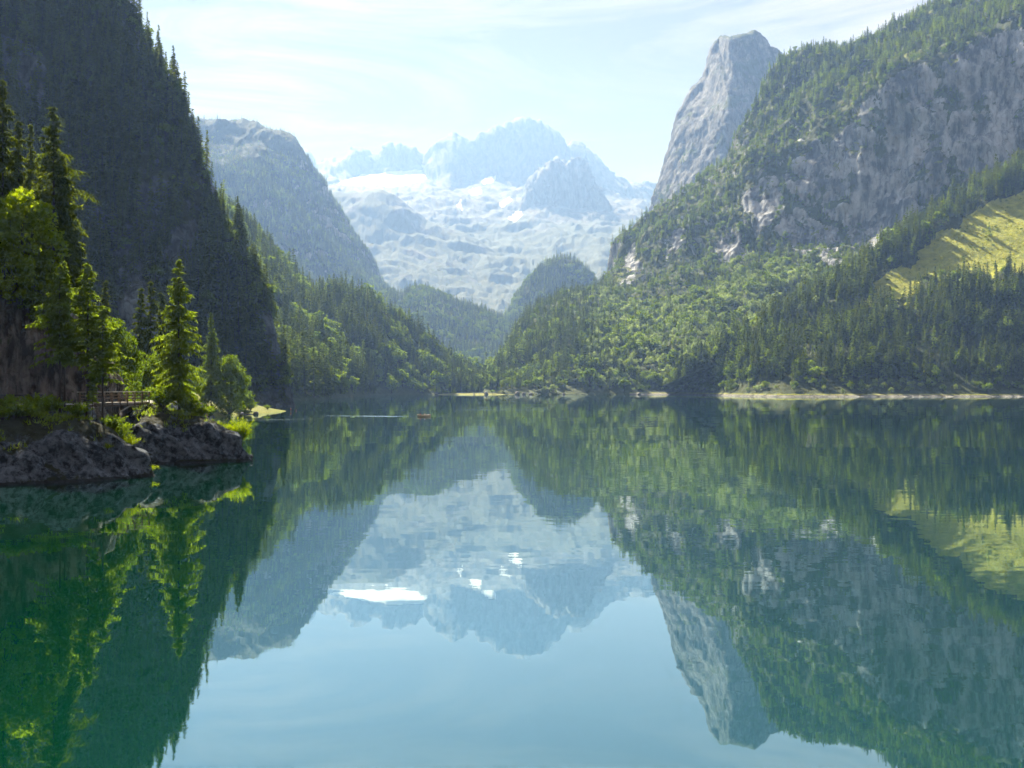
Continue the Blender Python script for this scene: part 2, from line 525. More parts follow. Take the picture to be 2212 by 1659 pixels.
def broadleaf(seed, H=1.0, W=0.42, lumps=16, leaves=18, leaf=0.07, base=0.25, flat=0.6, lump_r=0.16, even=False, multi=1, crown_pow=0.6, lean=0.0):
    rg = np.random.default_rng(seed)
    ch = H * (1 - base)
    k = lumps
    # lump centres spread through an egg-shaped crown, mostly near its skin
    u = unit(rg.normal(0, 1, (k, 3)))
    if not even:
        u[:, 2] = np.where(rg.uniform(size=k) < 0.7, np.abs(u[:, 2]), u[:, 2])
    rad = rg.uniform(0.35, 0.95, k) ** 0.6
    c = u * rad[:, None] * np.array([W * 0.85, W * 0.85, ch * 0.45])
    hrel = np.clip(0.5 + c[:, 2] / ch, 0, 1)
    taper = 1.12 - crown_pow * 0.55 * hrel
    c[:, 0] *= taper; c[:, 1] *= taper
    c[:, 2] += H * base + ch * 0.47
    c[:, 0] += lean * (c[:, 2] / H)
    lr = lump_r * rg.uniform(0.7, 1.3, k)
    n = k * leaves
    lc = np.repeat(c, leaves, 0); lrr = np.repeat(lr, leaves)
    off = unit(rg.normal(0, 1, (n, 3))) * (rg.uniform(0.25, 1.0, n) ** 0.5)[:, None] * lrr[:, None]
    off[:, 2] *= flat
    pos = lc + off
    nrm = unit(off * 0.8 + rg.normal(0, 0.6, (n, 3)) * lrr[:, None] + np.array([0, 0, 0.35]) * lrr[:, None])
    a = unit(np.cross(nrm, rg.normal(0, 1, (n, 3))))
    b = np.cross(nrm, a)
    sz = leaf * rg.uniform(0.6, 1.25, n)[:, None]
    A = pos - a * sz * 0.6; C = pos + a * sz * 0.6
    Bq = pos + b * sz * 0.42; D = pos - b * sz * 0.42
    V = np.stack([A, Bq, C, D], 1).reshape(-1, 3)
    q = np.arange(n) * 4
    F = np.concatenate([np.stack([q, q + 1, q + 2], 1), np.stack([q, q + 2, q + 3], 1)]).astype(np.int32)
    mb = MB()
    r0 = 0.014 * H
    stems = multi if multi > 1 else 1
    for sidx in range(stems):
        a0 = 2 * math.pi * sidx / stems
        bx, by = (0.03 * H * math.cos(a0), 0.03 * H * math.sin(a0)) if stems > 1 else (0, 0)
        topz = H * (base + 0.45 * (1 - base))
        spread = 0.25 * W if stems > 1 else 0.02 * H
        mb.tube([(bx, by, -0.03 * H), (bx + spread * 0.3 * math.cos(a0), by + spread * 0.3 * math.sin(a0), topz * 0.5),
                 (bx + spread * math.cos(a0) + lean * 0.5, by + spread * math.sin(a0), topz)],
                [r0 * 1.3 / stems ** 0.4, r0 / stems ** 0.4, r0 * 0.6 / stems ** 0.4], 6 if H > 2 else 4)
    for j in range(min(k, 26)):
        h0 = H * (base * rg.uniform(0.6, 1.1) + 0.1)
        m = (np.array([0, 0, h0]) + c[j]) / 2 + np.array([0, 0, -0.04 * H])
        mb.tube([(lean * h0 / H, 0, h0), tuple(m), tuple(c[j])], [r0 * 0.45, r0 * 0.3, r0 * 0.08], 3, cap=False)
    return (V, F), (np.array(mb.v), np.array(mb.f))

def both(cr, tr, name, leafm, barkm):
    """crown and trunk in one mesh, for the masses of far trees"""
    V = np.concatenate([cr[0], tr[0]]); F = np.concatenate([cr[1], tr[1] + len(cr[0])])
    me = mesh_np(name, V, F)
    me.materials.append(leafm); me.materials.append(barkm)
    mi = np.zeros(len(F), np.int32); mi[len(cr[1]):] = 1
    me.polygons.foreach_set('material_index', mi)
    return me

far_col = bpy.data.collections.new('forest_sources')      # not linked to the scene: only feeds the far woods
KINDS = []
def far_kind(tag, me):
    o = bpy.data.objects.new('source_%02d_%s' % (len(KINDS), tag), me)
    far_col.objects.link(o)
    KINDS.append(tag)
for k in range(4):
    cr, tr = conifer(100 + k, 1, 0.135 + 0.02 * k, 15, 7, 3, 0.04, 0.10, 0.5, 0.075, 0.026, ragged=0.4)
    far_kind('spruce', both(cr, tr, 'far_spruce', M['spruce'], M['bark']))
for k in range(3):
    cr, tr = conifer(120 + k, 1, 0.17 + 0.02 * k, 13, 7, 3, 0.10, 0.16, 0.4, 0.085, 0.026, shape='larch', ragged=0.5)
    far_kind('larch', both(cr, tr, 'far_larch', M['larch'], M['bark']))
for k in range(3):
    cr, tr = broadleaf(140 + k, 1, 0.36 + 0.05 * k, 16, 22, 0.10, 0.12, 0.7, 0.17)
    far_kind('broad', both(cr, tr, 'far_broadleaf', M['broad'], M['bark']))
for k in range(3):
    cr, tr = broadleaf(160 + k, 1, 0.34 + 0.05 * k, 14, 22, 0.10, 0.08, 0.75, 0.17)
    far_kind('pale', both(cr, tr, 'far_pale_tree', M['broad_pale'], M['dead_wood']))
for k in range(2):
    cr, tr = broadleaf(180 + k, 1, 0.75, 12, 18, 0.16, 0.0, 0.8, 0.28)
    far_kind('shrub', both(cr, tr, 'far_shrub', M['broad'], M['bark']))
KIDX = {t: [i for i, q in enumerate(KINDS) if q == t] for t in set(KINDS)}

def forest_group():
    g = bpy.data.node_groups.new('plant_trees', 'GeometryNodeTree')
    g.interface.new_socket('Geometry', in_out='INPUT', socket_type='NodeSocketGeometry')
    g.interface.new_socket('Geometry', in_out='OUTPUT', socket_type='NodeSocketGeometry')
    n, l = g.nodes, g.links
    gi = n.new('NodeGroupInput'); go = n.new('NodeGroupOutput')
    ci = n.new('GeometryNodeCollectionInfo')
    ci.inputs['Collection'].default_value = far_col
    ci.inputs['Separate Children'].default_value = True
    ci.inputs['Reset Children'].default_value = True
    ip = n.new('GeometryNodeInstanceOnPoints')
    ip.inputs['Pick Instance'].default_value = True
    def attr(name, typ):
        a = n.new('GeometryNodeInputNamedAttribute'); a.data_type = typ
        a.inputs['Name'].default_value = name
        return a.outputs[0]
    l.new(gi.outputs[0], ip.inputs['Points'])
    l.new(ci.outputs[0], ip.inputs['Instance'])
    l.new(attr('kind', 'INT'), ip.inputs['Instance Index'])
    e = n.new('FunctionNodeEulerToRotation')
    l.new(attr('rot', 'FLOAT_VECTOR'), e.inputs[0])
    l.new(e.outputs[0], ip.inputs['Rotation'])
    l.new(attr('scl', 'FLOAT_VECTOR'), ip.inputs['Scale'])
    l.new(ip.outputs[0], go.inputs[0])
    return g
FOREST_NG = forest_group()

def forest(name, label, pos, kind, height, width=None, seed=0):
    """one mass of far trees"""
    rg = np.random.default_rng(seed + 999)
    pos = np.asarray(pos); n = len(pos)
    me = bpy.data.meshes.new(name)
    me.vertices.add(n)
    me.vertices.foreach_set('co', np.asarray(pos, np.float32).ravel())
    a = me.attributes.new('kind', 'INT', 'POINT'); a.data.foreach_set('value', np.asarray(kind, np.int32))
    rot = np.stack([rg.normal(0, 0.03, n), rg.normal(0, 0.03, n), rg.uniform(0, 6.283, n)], 1)
    a = me.attributes.new('rot', 'FLOAT_VECTOR', 'POINT'); a.data.foreach_set('vector', rot.astype(np.float32).ravel())
    height = height * np.clip(0.95 + 0.55 * fbm(pos / 45.0, 3, seed + 5), 0.5, 1.4) * np.exp(rg.normal(0, 0.16, n))
    w = height * (width if width is not None else 1.0) * rg.uniform(0.8, 1.25, n)
    scl = np.stack([w, w, height], 1)
    a = me.attributes.new('scl', 'FLOAT_VECTOR', 'POINT'); a.data.foreach_set('vector', scl.astype(np.float32).ravel())
    o = link(name, me, kind='stuff', label=label, cat='forest')
    md = o.modifiers.new('plant', 'NODES'); md.node_group = FOREST_NG
    return o

def pick(tags, probs, n, rg):
    """random source index for each of n trees; probs is (n, len(tags)) or (len(tags),)"""
    probs = np.broadcast_to(np.asarray(probs, float), (n, len(tags)))
    probs = probs / probs.sum(1, keepdims=True)
    c = (rg.uniform(size=(n, 1)) > np.cumsum(probs, 1)).sum(1).clip(0, len(tags) - 1)
    out = np.zeros(n, int)
    for i, t in enumerate(tags):
        ids = np.array(KIDX[t])
        m = c == i
        out[m] = ids[rg.integers(0, len(ids), m.sum())]
    return out, c

# ------------------------------------------------------------------ terrain building
def loft(rows, nu, nv, mode='px', vpow=None):
    """surface through a list of rows of points, bottom row first"""
    R = []
    for row in rows:
        a = np.array(row, float)
        if mode == 'px':
            px, _ = project(a)
            t = (px - px[0]) / (px[-1] - px[0])
        else:
            t = np.linspace(0, 1, len(a))
        tt = np.linspace(0, 1, nu)
        R.append(np.stack([np.interp(tt, t, a[:, k]) for k in range(3)], 1))
    R = np.stack(R)
    # spacing between rows follows their mean separation
    sep = np.linalg.norm(np.diff(R, axis=0), axis=2).mean(1)
    # apparent size matters more than true size
    d = R[:, :, 1].mean(1)
    sep = sep / ((d[1:] + d[:-1]) / 2)
    t = np.concatenate([[0], np.cumsum(sep ** 0.8)]); t /= t[-1]
    tv = np.linspace(0, 1, nv)
    G = np.zeros((nv, nu, 3))
    idx = np.clip(np.searchsorted(t, tv, side='right') - 1, 0, len(t) - 2)
    f = (tv - t[idx]) / (t[idx + 1] - t[idx])
    p0 = R[np.maximum(idx - 1, 0)]; p1 = R[idx]; p2 = R[idx + 1]; p3 = R[np.minimum(idx + 2, len(t) - 1)]
    f = f[:, None, None]
    cat = 0.5 * ((2 * p1) + (-p0 + p2) * f + (2 * p0 - 5 * p1 + 4 * p2 - p3) * f ** 2 + (-p0 + 3 * p1 - 3 * p2 + p3) * f ** 3)
    lin = p1 * (1 - f) + p2 * f
    return 0.5 * cat + 0.5 * lin

def grid_normals(G):
    du = np.gradient(G, axis=1); dv = np.gradient(G, axis=0)
    return unit(np.cross(du, dv))

def grid_mesh(name, G, mat, attrs):
    nv, nu = G.shape[:2]
    i = np.arange(nv * nu).reshape(nv, nu)
    F = np.stack([i[:-1, :-1], i[:-1, 1:], i[1:, 1:], i[1:, :-1]], -1).reshape(-1, 4)
    return mesh_np(name, G.reshape(-1, 3), F, mat, True, {k: v.reshape(-1) for k, v in attrs.items()})

def scatter(G, dens, seed):
    """random points on a grid surface; dens = trees per square metre of ground at each grid point"""
    rg = np.random.default_rng(seed)
    a, b, c, d = G[:-1, :-1], G[:-1, 1:], G[1:, 1:], G[1:, :-1]
    nrm = np.cross(c - a, d - b) / 2
    ar = np.linalg.norm(nrm, axis=-1)
    N = unit(nrm)
    dm = (dens[:-1, :-1] + dens[1:, 1:]) / 2
    cen = (a + c) / 2
    view = unit(cen - np.array([0, 0, CAM_Z]))
    facing = -(view * N).sum(-1)
    px, py = project(cen)
    vis = (px > -260) & (px < 2480) & (py > -260) & (facing > -0.35)
    lam = ar * dm * vis * (0.35 + 0.65 * smooth(-0.35, 0.0, fbm(cen / 38.0, 3, seed + 300))) if dm.max() < 0.1 else ar * dm * vis
    k = rg.poisson(np.clip(lam, 0, 50))
    ii, jj = np.nonzero(k)
    rep = k[ii, jj]
    ii = np.repeat(ii, rep); jj = np.repeat(jj, rep)
    n = len(ii)
    u = rg.uniform(size=(n, 1)); v = rg.uniform(size=(n, 1))
    pos = (a[ii, jj] * (1 - u) + b[ii, jj] * u) * (1 - v) + (d[ii, jj] * (1 - u) + c[ii, jj] * u) * v
    nr = N[ii, jj]
    px, py = project(pos)
    return pos, nr, px, py, rg

# ------------------------------------------------------------------ the lake
def water_material():
    m, n, l, out = new_mat('lake_water')
    geo = n.new('ShaderNodeNewGeometry')
    def nz(scale, stretch, detail=2.0):
        mp = n.new('ShaderNodeMapping'); mp.inputs['Scale'].default_value = stretch
        l.new(geo.outputs['Position'], mp.inputs['Vector'])
        t = n.new('ShaderNodeTexNoise'); t.inputs['Scale'].default_value = scale; t.inputs['Detail'].default_value = detail
        l.new(mp.outputs['Vector'], t.inputs['Vector'])
        return t
    def vec(op, a, b):
        v = n.new('ShaderNodeVectorMath'); v.operation = op
        for i, q in enumerate((a, b)):
            if isinstance(q, tuple): v.inputs[i].default_value = q
            elif q is not None: l.new(q, v.inputs[i])
        return v
    small = nz(1.3, (0.35, 1.0, 1.0), 3.0)
    big = nz(0.09, (0.3, 1.0, 1.0), 2.0)
    s1 = vec('SUBTRACT', small.outputs['Color'], (0.5, 0.5, 0.5))
    s2 = vec('SUBTRACT', big.outputs['Color'], (0.5, 0.5, 0.5))
    patch = nz(0.012, (0.25, 1.0, 1.0), 2.0)
    pm = n.new('ShaderNodeMapRange'); pm.inputs['From Min'].default_value = 0.42; pm.inputs['From Max'].default_value = 0.62
    pm.inputs['To Min'].default_value = 0.45; pm.inputs['To Max'].default_value = 1.5
    l.new(patch.outputs['Fac'], pm.inputs['Value'])
    sc1 = n.new('ShaderNodeVectorMath'); sc1.operation = 'SCALE'; l.new(s1.outputs[0], sc1.inputs[0]); l.new(pm.outputs[0], sc1.inputs['Scale'])
    a1 = vec('MULTIPLY', sc1.outputs[0], (0.005, 0.013, 0.0))
    a2 = vec('MULTIPLY', s2.outputs[0], (0.004, 0.010, 0.0))
    sm = vec('ADD', a1.outputs[0], a2.outputs[0])
    up = vec('ADD', sm.outputs[0], (0.0, 0.0, 1.0))
    nn = n.new('ShaderNodeVectorMath'); nn.operation = 'NORMALIZE'; l.new(up.outputs[0], nn.inputs[0])
    g = n.new('ShaderNodeBsdfGlossy'); g.inputs['Roughness'].default_value = 0.012
    lw0 = n.new('ShaderNodeLayerWeight'); lw0.inputs['Blend'].default_value = 0.5
    tint = rgb_ramp(n, [(0.60, (0.60, 0.87, 0.97)), (0.97, (0.90, 0.97, 1.0))])
    l.new(lw0.outputs['Facing'], tint.inputs['Fac']); l.new(tint.outputs['Color'], g.inputs['Color'])
    l.new(nn.outputs[0], g.inputs['Normal'])
    d = n.new('ShaderNodeBsdfDiffuse'); d.inputs['Color'].default_value = (0.0002, 0.027, 0.014, 1)
    lw = n.new('ShaderNodeLayerWeight'); lw.inputs['Blend'].default_value = 0.5
    pw = n.new('ShaderNodeMath'); pw.operation = 'POWER'; l.new(lw.outputs['Facing'], pw.inputs[0]); pw.inputs[1].default_value = 2.1
    mr = n.new('ShaderNodeMapRange'); mr.inputs['To Min'].default_value = 0.02; mr.inputs['To Max'].default_value = 0.97
    l.new(pw.outputs[0], mr.inputs['Value'])
    mix = n.new('ShaderNodeMixShader'); l.new(mr.outputs[0], mix.inputs['Fac'])
    l.new(d.outputs[0], mix.inputs[1]); l.new(g.outputs[0], mix.inputs[2])
    l.new(mix.outputs[0], out.inputs['Surface'])
    return m
M['water'] = water_material()
link('water', mesh_np('water', [(-2600, -300, 0), (2600, -300, 0), (2600, 1900, 0), (-2600, 1900, 0)], [(0, 1, 2, 3)], M['water']),
     kind='structure', label='calm green alpine lake mirroring the mountains', cat='lake')

# ------------------------------------------------------------------ valley floor, one sheet to the horizon
M['valley'] = terrain_mat('valley_soil', (0.2, 0.19, 0.17), (0.3, 0.29, 0.27), (0.03, 0.045, 0.015), (0.07, 0.09, 0.03), 20)
def valley():
    ys = np.concatenate([[1380, 1462, 1470, 1490, 1540], np.linspace(1620, 4200, 24), [5000, 7000, 15500]])
    xs = np.linspace(-1, 1, 120)
    Y = np.repeat(ys[:, None], 120, 1)
    Xg = xs[None, :] * (Y * 0.55 + 250)
    shore = 1462 + 14 * np.sin(Xg / 55.0) + 9 * np.sin(Xg / 21.0 + 1)
    s = Y - shore
    Z = np.where(s < 0, s * 0.12, np.clip(s, 0, 30) * 0.06 + np.clip(s - 30, 0, 4000) * 0.028)
    Z = Z + 2.0 * fbm(np.stack([Xg / 90, Y / 90, 0 * Y], -1), 3, 5) * smooth(40, 200, s)
    G = np.stack([Xg, Y, Z], -1)
    veg = np.ones(Z.shape); mead = smooth(0, 6, s) * (1 - smooth(24, 34, s))
    me = grid_mesh('valley_floor', G, M['valley_m'], {'veg': veg, 'meadow': mead})
    link('valley_floor', me, kind='structure', label='wooded valley floor behind the far lake shore', cat='ground')
    return G
M['valley_m'] = terrain_mat('valley_ground', (0.2, 0.19, 0.17), (0.3, 0.29, 0.27), (0.03, 0.045, 0.015), (0.07, 0.09, 0.03), 20,
                            meadow=((0.16, 0.18, 0.035), (0.30, 0.29, 0.10)))
VALLEY = valley()

# ------------------------------------------------------------------ mountains
def rock_shape(G, amp, size, seed, vert=0.35, amp2=None, keep_top=0.0):
    """push the surface in and out: buttresses and gullies, then finer blocks"""
    N = grid_normals(G)
    q = G / size
    q1 = q * np.array([1, 1, vert])
    warp = np.stack([fbm(q * 0.7 + 3, 3, seed + 50), fbm(q * 0.7 + 7, 3, seed + 60), np.zeros(q.shape[:2])], -1)
    a = ridged(q1 + warp * 0.6, 6, seed, 0.55)
    b = fbm(q * 3.1 * np.array([1, 1, 0.5]), 6, seed + 20, 0.6)
    k = np.ones(G.shape[:2])
    if keep_top:
        nv = G.shape[0]
        k = 1 - keep_top * smooth(0.75, 0.95, np.linspace(0, 1, nv))[:, None] * np.ones(G.shape[:2])
    return G + N * (amp * a + (amp2 if amp2 is not None else amp * 0.45) * b)[..., None] * k[..., None]

def crag(G, scale, seed, amp):
    """sharp vertical ribs and stepped ledges"""
    N = grid_normals(G)
    Nh = N.copy(); Nh[..., 2] *= 0.3; Nh = unit(Nh)
    w = fbm(G / (4 * scale), 3, seed)
    h = (G[..., 0] * 0.9 + G[..., 1] * 0.45) / scale + 1.2 * w
    zero = 0 * h
    a = np.abs(vnoise(np.stack([h, G[..., 2] / (9 * scale) + w, zero], -1), seed + 1))
    b = np.abs(vnoise(np.stack([h * 2.7, G[..., 2] / (5 * scale), zero + 5], -1), seed + 2))
    c = np.abs(vnoise(np.stack([h * 6.1, G[..., 2] / (2.5 * scale), zero + 9], -1), seed + 3))
    zz = (G[..., 2] + 1.5 * scale * fbm(G / (3 * scale), 3, seed + 4)) / (2.2 * scale)
    saw = zz - np.floor(zz)
    d = 1.8 * (a - 0.3) + 1.1 * (b - 0.3) + 0.6 * (c - 0.3) + 0.4 * (0.5 - saw)
    return G + Nh * (amp * d)[..., None], saw

# --- the great far massif with its glacier
M['massif'] = terrain_mat('pale_limestone', (0.06, 0.064, 0.07), (0.135, 0.138, 0.142), (0.04, 0.055, 0.04), (0.07, 0.085, 0.055), 110, snow=True, bump=0.07)
RIDGE = [(520, 330), (600, 335), (645, 330), (662, 332), (680, 356), (692, 357), (702, 343), (722, 347), (740, 344), (752, 325), (765, 318), (786, 324), (800, 341),
         (815, 333), (826, 326), (833, 318), (848, 312), (868, 317), (890, 332), (908, 345), (918, 356), (924, 350), (927, 338), (938, 320), (952, 313), (966, 297), (976, 290),
         (990, 293), (1010, 303), (1030, 309), (1036, 292), (1060, 280), (1088, 274), (1096, 268), (1112, 268), (1130, 263), (1142, 262), (1160, 268), (1186, 276),
         (1202, 292), (1216, 312), (1226, 321), (1240, 310), (1262, 320), (1284, 336), (1300, 356), (1322, 377), (1346, 386), (1356, 398), (1370, 402), (1380, 413),
         (1394, 402), (1408, 398), (1420, 412), (1480, 400), (1600, 380)]
def massif():
    P = Pk(1.3)
    rows = [
        [P(500, 740, 4300), P(900, 720, 4300), P(1300, 700, 4300), P(1650, 690, 4300)],
        [P(500, 640, 5000), P(800, 640, 5000), P(1000, 640, 5100), P(1150, 660, 5000), P(1300, 620, 5000), P(1650, 560, 5000)],
        [P(500, 545, 5900), P(800, 540, 5900), P(1000, 545, 6000), P(1150, 560, 6000), P(1300, 540, 6000), P(1650, 500, 6000)],
        [P(500, 470, 7000), P(720, 455, 7000), P(900, 470, 7000), P(1050, 490, 7000), P(1200, 480, 7000), P(1400, 490, 7000), P(1650, 460, 7000)],
        [P(500, 430, 7900), P(700, 415, 7900), P(800, 418, 7900), P(930, 425, 7900), P(1060, 440, 7900), P(1200, 420, 7900), P(1400, 450, 8000), P(1650, 420, 8000)],
        [P(500, 390, 8600), P(700, 405, 8500), P(780, 378, 9000), P(915, 371, 9100), P(935, 404, 8500), P(1000, 410, 8500), P(1040, 385, 8800), P(1090, 395, 8600), P(1200, 400, 8600), P(1400, 440, 8700), P(1650, 400, 8700)],
        [P(x, y, 9300 if x < 922 else 9050) for x, y in RIDGE],
        [P(x, y + 70, 10000) for x, y in RIDGE],
    ]
    G = loft(rows, 460, 210)
    nv = G.shape[0]
    fix = smooth(0.62, 0.9, np.linspace(0, 1, nv))[:, None]
    px, py = project(G)
    gl = inside(px, py, [(702, 408), (730, 396), (780, 377), (850, 374), (917, 370), (928, 388), (890, 402), (820, 404)])
    G2 = rock_shape(G, 80, 430, 11, 0.35, 46)
    k = (1 - 0.55 * fix) * np.where(gl, 0.12, 1.0)
    G = G + (G2 - G) * k[..., None]
    GC, saw = crag(G, 120.0, 12, 42.0)
    G = G + (GC - G) * (np.where(gl, 0.0, 1.0) * (0.06 + 0.94 * fix))[..., None]
    N = grid_normals(G)
    px, py = project(G)
    z = G[..., 2]
    n1 = fbm(G / 260, 5, 3)
    veg = smooth(2000, 1000, z + 300 * n1) * 0.95 * smooth(0.1, 0.45, N[..., 2] + 0.2 * n1)
    snow = gl.astype(float)
    for poly in ([(1040, 388), (1062, 380), (1078, 382), (1060, 396), (1042, 398)], [(1012, 412), (1036, 402), (1042, 418), (1020, 424)], [(985, 445), (996, 430), (1000, 455)],
                 [(1095, 470), (1122, 452), (1132, 462), (1112, 480)], [(1075, 440), (1100, 425), (1108, 432), (1085, 450)]):
        snow = np.maximum(snow, inside(px, py, poly))
    wide = inside(px, py, [(700, 405), (930, 385), (1100, 395), (1150, 440), (1130, 500), (1000, 480), (900, 450)])
    snow = np.maximum(snow, 0.0 * wide * smooth(0.40, 0.46, fbm(G / np.array([110, 240, 80]), 4, 31)))
    link('mountain_massif', grid_mesh('massif', G, M['massif'], {'veg': veg, 'snow': snow}), kind='structure',
         label='pale hazy rock massif with a white glacier at the head of the valley', cat='mountain')
massif()

def buttress():
    P = Pk(1.52)
    rid = [(1118, 520), (1126, 470), (1140, 430), (1158, 385), (1172, 362), (1188, 350), (1215, 356), (1240, 352), (1256, 350), (1275, 380), (1300, 420), (1330, 470), (1352, 500), (1380, 540)]
    rows = [
        [P(1090, 640, 5200), P(1200, 640, 5200), P(1300, 640, 5200), P(1420, 640, 5200)],
        [P(1105, 580, 5700), P(1180, 565, 5900), P(1290, 570, 5900), P(1400, 590, 5700)],
        [P(1120, 540, 6100), P(1180, 545, 6250), P(1235, 530, 6250), P(1290, 550, 6200), P(1385, 570, 6100)],
        [P(x, y + (26 if 1120 < x < 1360 else 4), 6400) for x, y in rid],
        [P(x, y, 6520) for x, y in rid],
        [P(x, y + 120, 7400) for x, y in rid],
    ]
    G = loft(rows, 170, 120)
    G2 = rock_shape(G, 95, 260, 23, 0.3, 45)
    G = G + (G2 - G) * (1 - 0.5 * smooth(0.6, 0.85, np.linspace(0, 1, 120)))[:, None, None]
    G, saw = crag(G, 75.0, 24, 24.0)
    N = grid_normals(G)
    n1 = fbm(G / 200, 5, 5)
    veg = smooth(830, 430, G[..., 2] + 200 * n1) * 0.8
    link('rock_buttress', grid_mesh('buttress', G, M['massif'], {'veg': veg, 'snow': np.zeros(veg.shape)}), kind='structure',
         label='steep grey rock buttress standing before the far massif', cat='mountain')
buttress()

def dome():
    P = Pk(1.45)
    rid = [(560, 470), (640, 455), (700, 428), (725, 419), (780, 420), (822, 411), (850, 420), (880, 445), (920, 478), (970, 494), (1020, 512), (1070, 545), (1110, 590), (1150, 640), (1190, 680)]
    rows = [
        [P(540, 760, 3900), P(800, 740, 3900), P(1000, 720, 3900), P(1220, 720, 3900)],
        [P(545, 650, 4500), P(800, 640, 4500), P(1000, 640, 4500), P(1210, 700, 4500)],
        [P(550, 560, 5100), P(780, 530, 5100), P(900, 550, 5100), P(1000, 580, 5000), P(1200, 690, 4900)],
        [P(x, y, 5600 - 0.6 * max(0, x - 850)) for x, y in rid],
        [P(x, y + 80, 6300) for x, y in rid],
    ]
    G = loft(rows, 260, 120)
    G2 = rock_shape(G, 45, 300, 37, 0.6, 26)
    G = G + (G2 - G) * (1 - 0.6 * smooth(0.6, 0.85, np.linspace(0, 1, 120)))[:, None, None]
    n1 = fbm(G / 170, 5, 8)
    N = grid_normals(G)
    veg = np.clip(0.55 + 0.75 * n1 + 0.5 * (N[..., 2] - 0.5), 0, 1)
    link('mountain_dome', grid_mesh('dome', G, M['massif'], {'veg': veg, 'snow': np.zeros(veg.shape)}), kind='structure',
         label='rounded rock dome with sparse green below the glacier', cat='mountain')
    dens = 0.0014 * smooth(0.55, 0.8, veg) * smooth(1100, 650, G[..., 2])
    pos, nr, px, py, rg = scatter(G, dens, 41)
    kd, c = pick(['spruce', 'shrub', 'larch'], [0.5, 0.3, 0.2], len(pos), rg)
    forest('forest', 'sparse dwarf trees on the hazy rock dome', pos, kd, rg.uniform(8, 16, len(pos)) * np.where(c == 1, 0.4, 1), seed=41)
dome()

# --- the blue shaded mountain behind the cliff
M['bluemt'] = terrain_mat('shaded_limestone', (0.16, 0.16, 0.155), (0.33, 0.325, 0.31), (0.022, 0.034, 0.014), (0.055, 0.07, 0.026), 70)
def blue_mountain():
    P = Pk(1.4)
    rid = [(180, 262), (300, 256), (405, 254), (440, 259), (452, 263), (470, 260), (500, 268), (540, 274), (570, 276), (600, 290), (622, 302), (640, 322), (655, 345), (672, 372), (682, 395),
           (688, 410), (705, 436), (730, 475), (760, 520), (790, 565), (815, 605), (850, 645), (900, 690), (960, 730)]
    rows = [
        [P(150, 800, 2050), P(500, 800, 2050), P(700, 790, 2150), P(850, 775, 2350), P(1000, 775, 2600)],
        [P(160, 640, 2400), P(500, 640, 2400), P(640, 660, 2450), P(800, 700, 2600), P(990, 755, 2800)],
        [P(165, 520, 2700), P(450, 510, 2700), P(600, 540, 2750), P(720, 610, 2850), P(860, 690, 2950), P(980, 750, 2950)],
        [P(170, 400, 2950), P(420, 390, 2950), P(560, 400, 3000), P(640, 450, 3050), P(700, 500, 3080), P(800, 610, 3100), P(970, 740, 3050)],
        [P(175, 320, 3180), P(420, 312, 3200), P(560, 325, 3230), P(630, 360, 3250), P(680, 430, 3260), P(790, 585, 3250), P(965, 735, 3150)],
        [P(x, y, 3450 if x < 600 else 3450 - 0.5 * (x - 600)) for x, y in rid],
        [P(x - 60, y + 60, 4300) for x, y in rid],
    ]
    nv = 220
    G = loft(rows, 330, nv)
    G2 = rock_shape(G, 42, 240, 47, 0.45, 16)
    G = G + (G2 - G) * (1 - 0.7 * smooth(0.72, 0.9, np.linspace(0, 1, nv)))[:, None, None]
    N = grid_normals(G); n1 = fbm(G / 120, 5, 13)
    px, py = project(G)
    steep = 1 - smooth(0.25, 0.55, N[..., 2] + 0.15 * n1)
    veg = np.clip(1.05 - steep * 0.9 + 0.4 * n1, 0, 1)
    high = smooth(380, 300, py)
    link('mountain_forested', grid_mesh('blue_mountain', G, M['bluemt'], {'veg': np.maximum(veg, 0.75 * high)}), kind='structure',
         label='broad forested mountain in blue haze with a flat top', cat='mountain')
    dens = 0.0125 * smooth(0.35, 0.7, veg + 0.35 * fbm(G / 60, 3, 77)) * (1 - 0.88 * high)
    pos, nr, px, py, rg = scatter(G, dens, 43)
    pale = smooth(0.2, 0.6, fbm(pos / 130, 3, 91))[:, None]
    pr = np.concatenate([np.ones((len(pos), 1)) * 0.8, 0.1 + 0.2 * pale, 0.05 + 0.6 * pale], 1)
    kd, c = pick(['spruce', 'larch', 'broad'], pr, len(pos), rg)
    forest('forest', 'blue hazy spruce forest on the flat topped mountain', pos, kd, rg.uniform(16, 34, len(pos)) * np.where(c == 2, 0.7, 1) * (1 - 0.5 * smooth(400, 320, py)), seed=43)
blue_mountain()

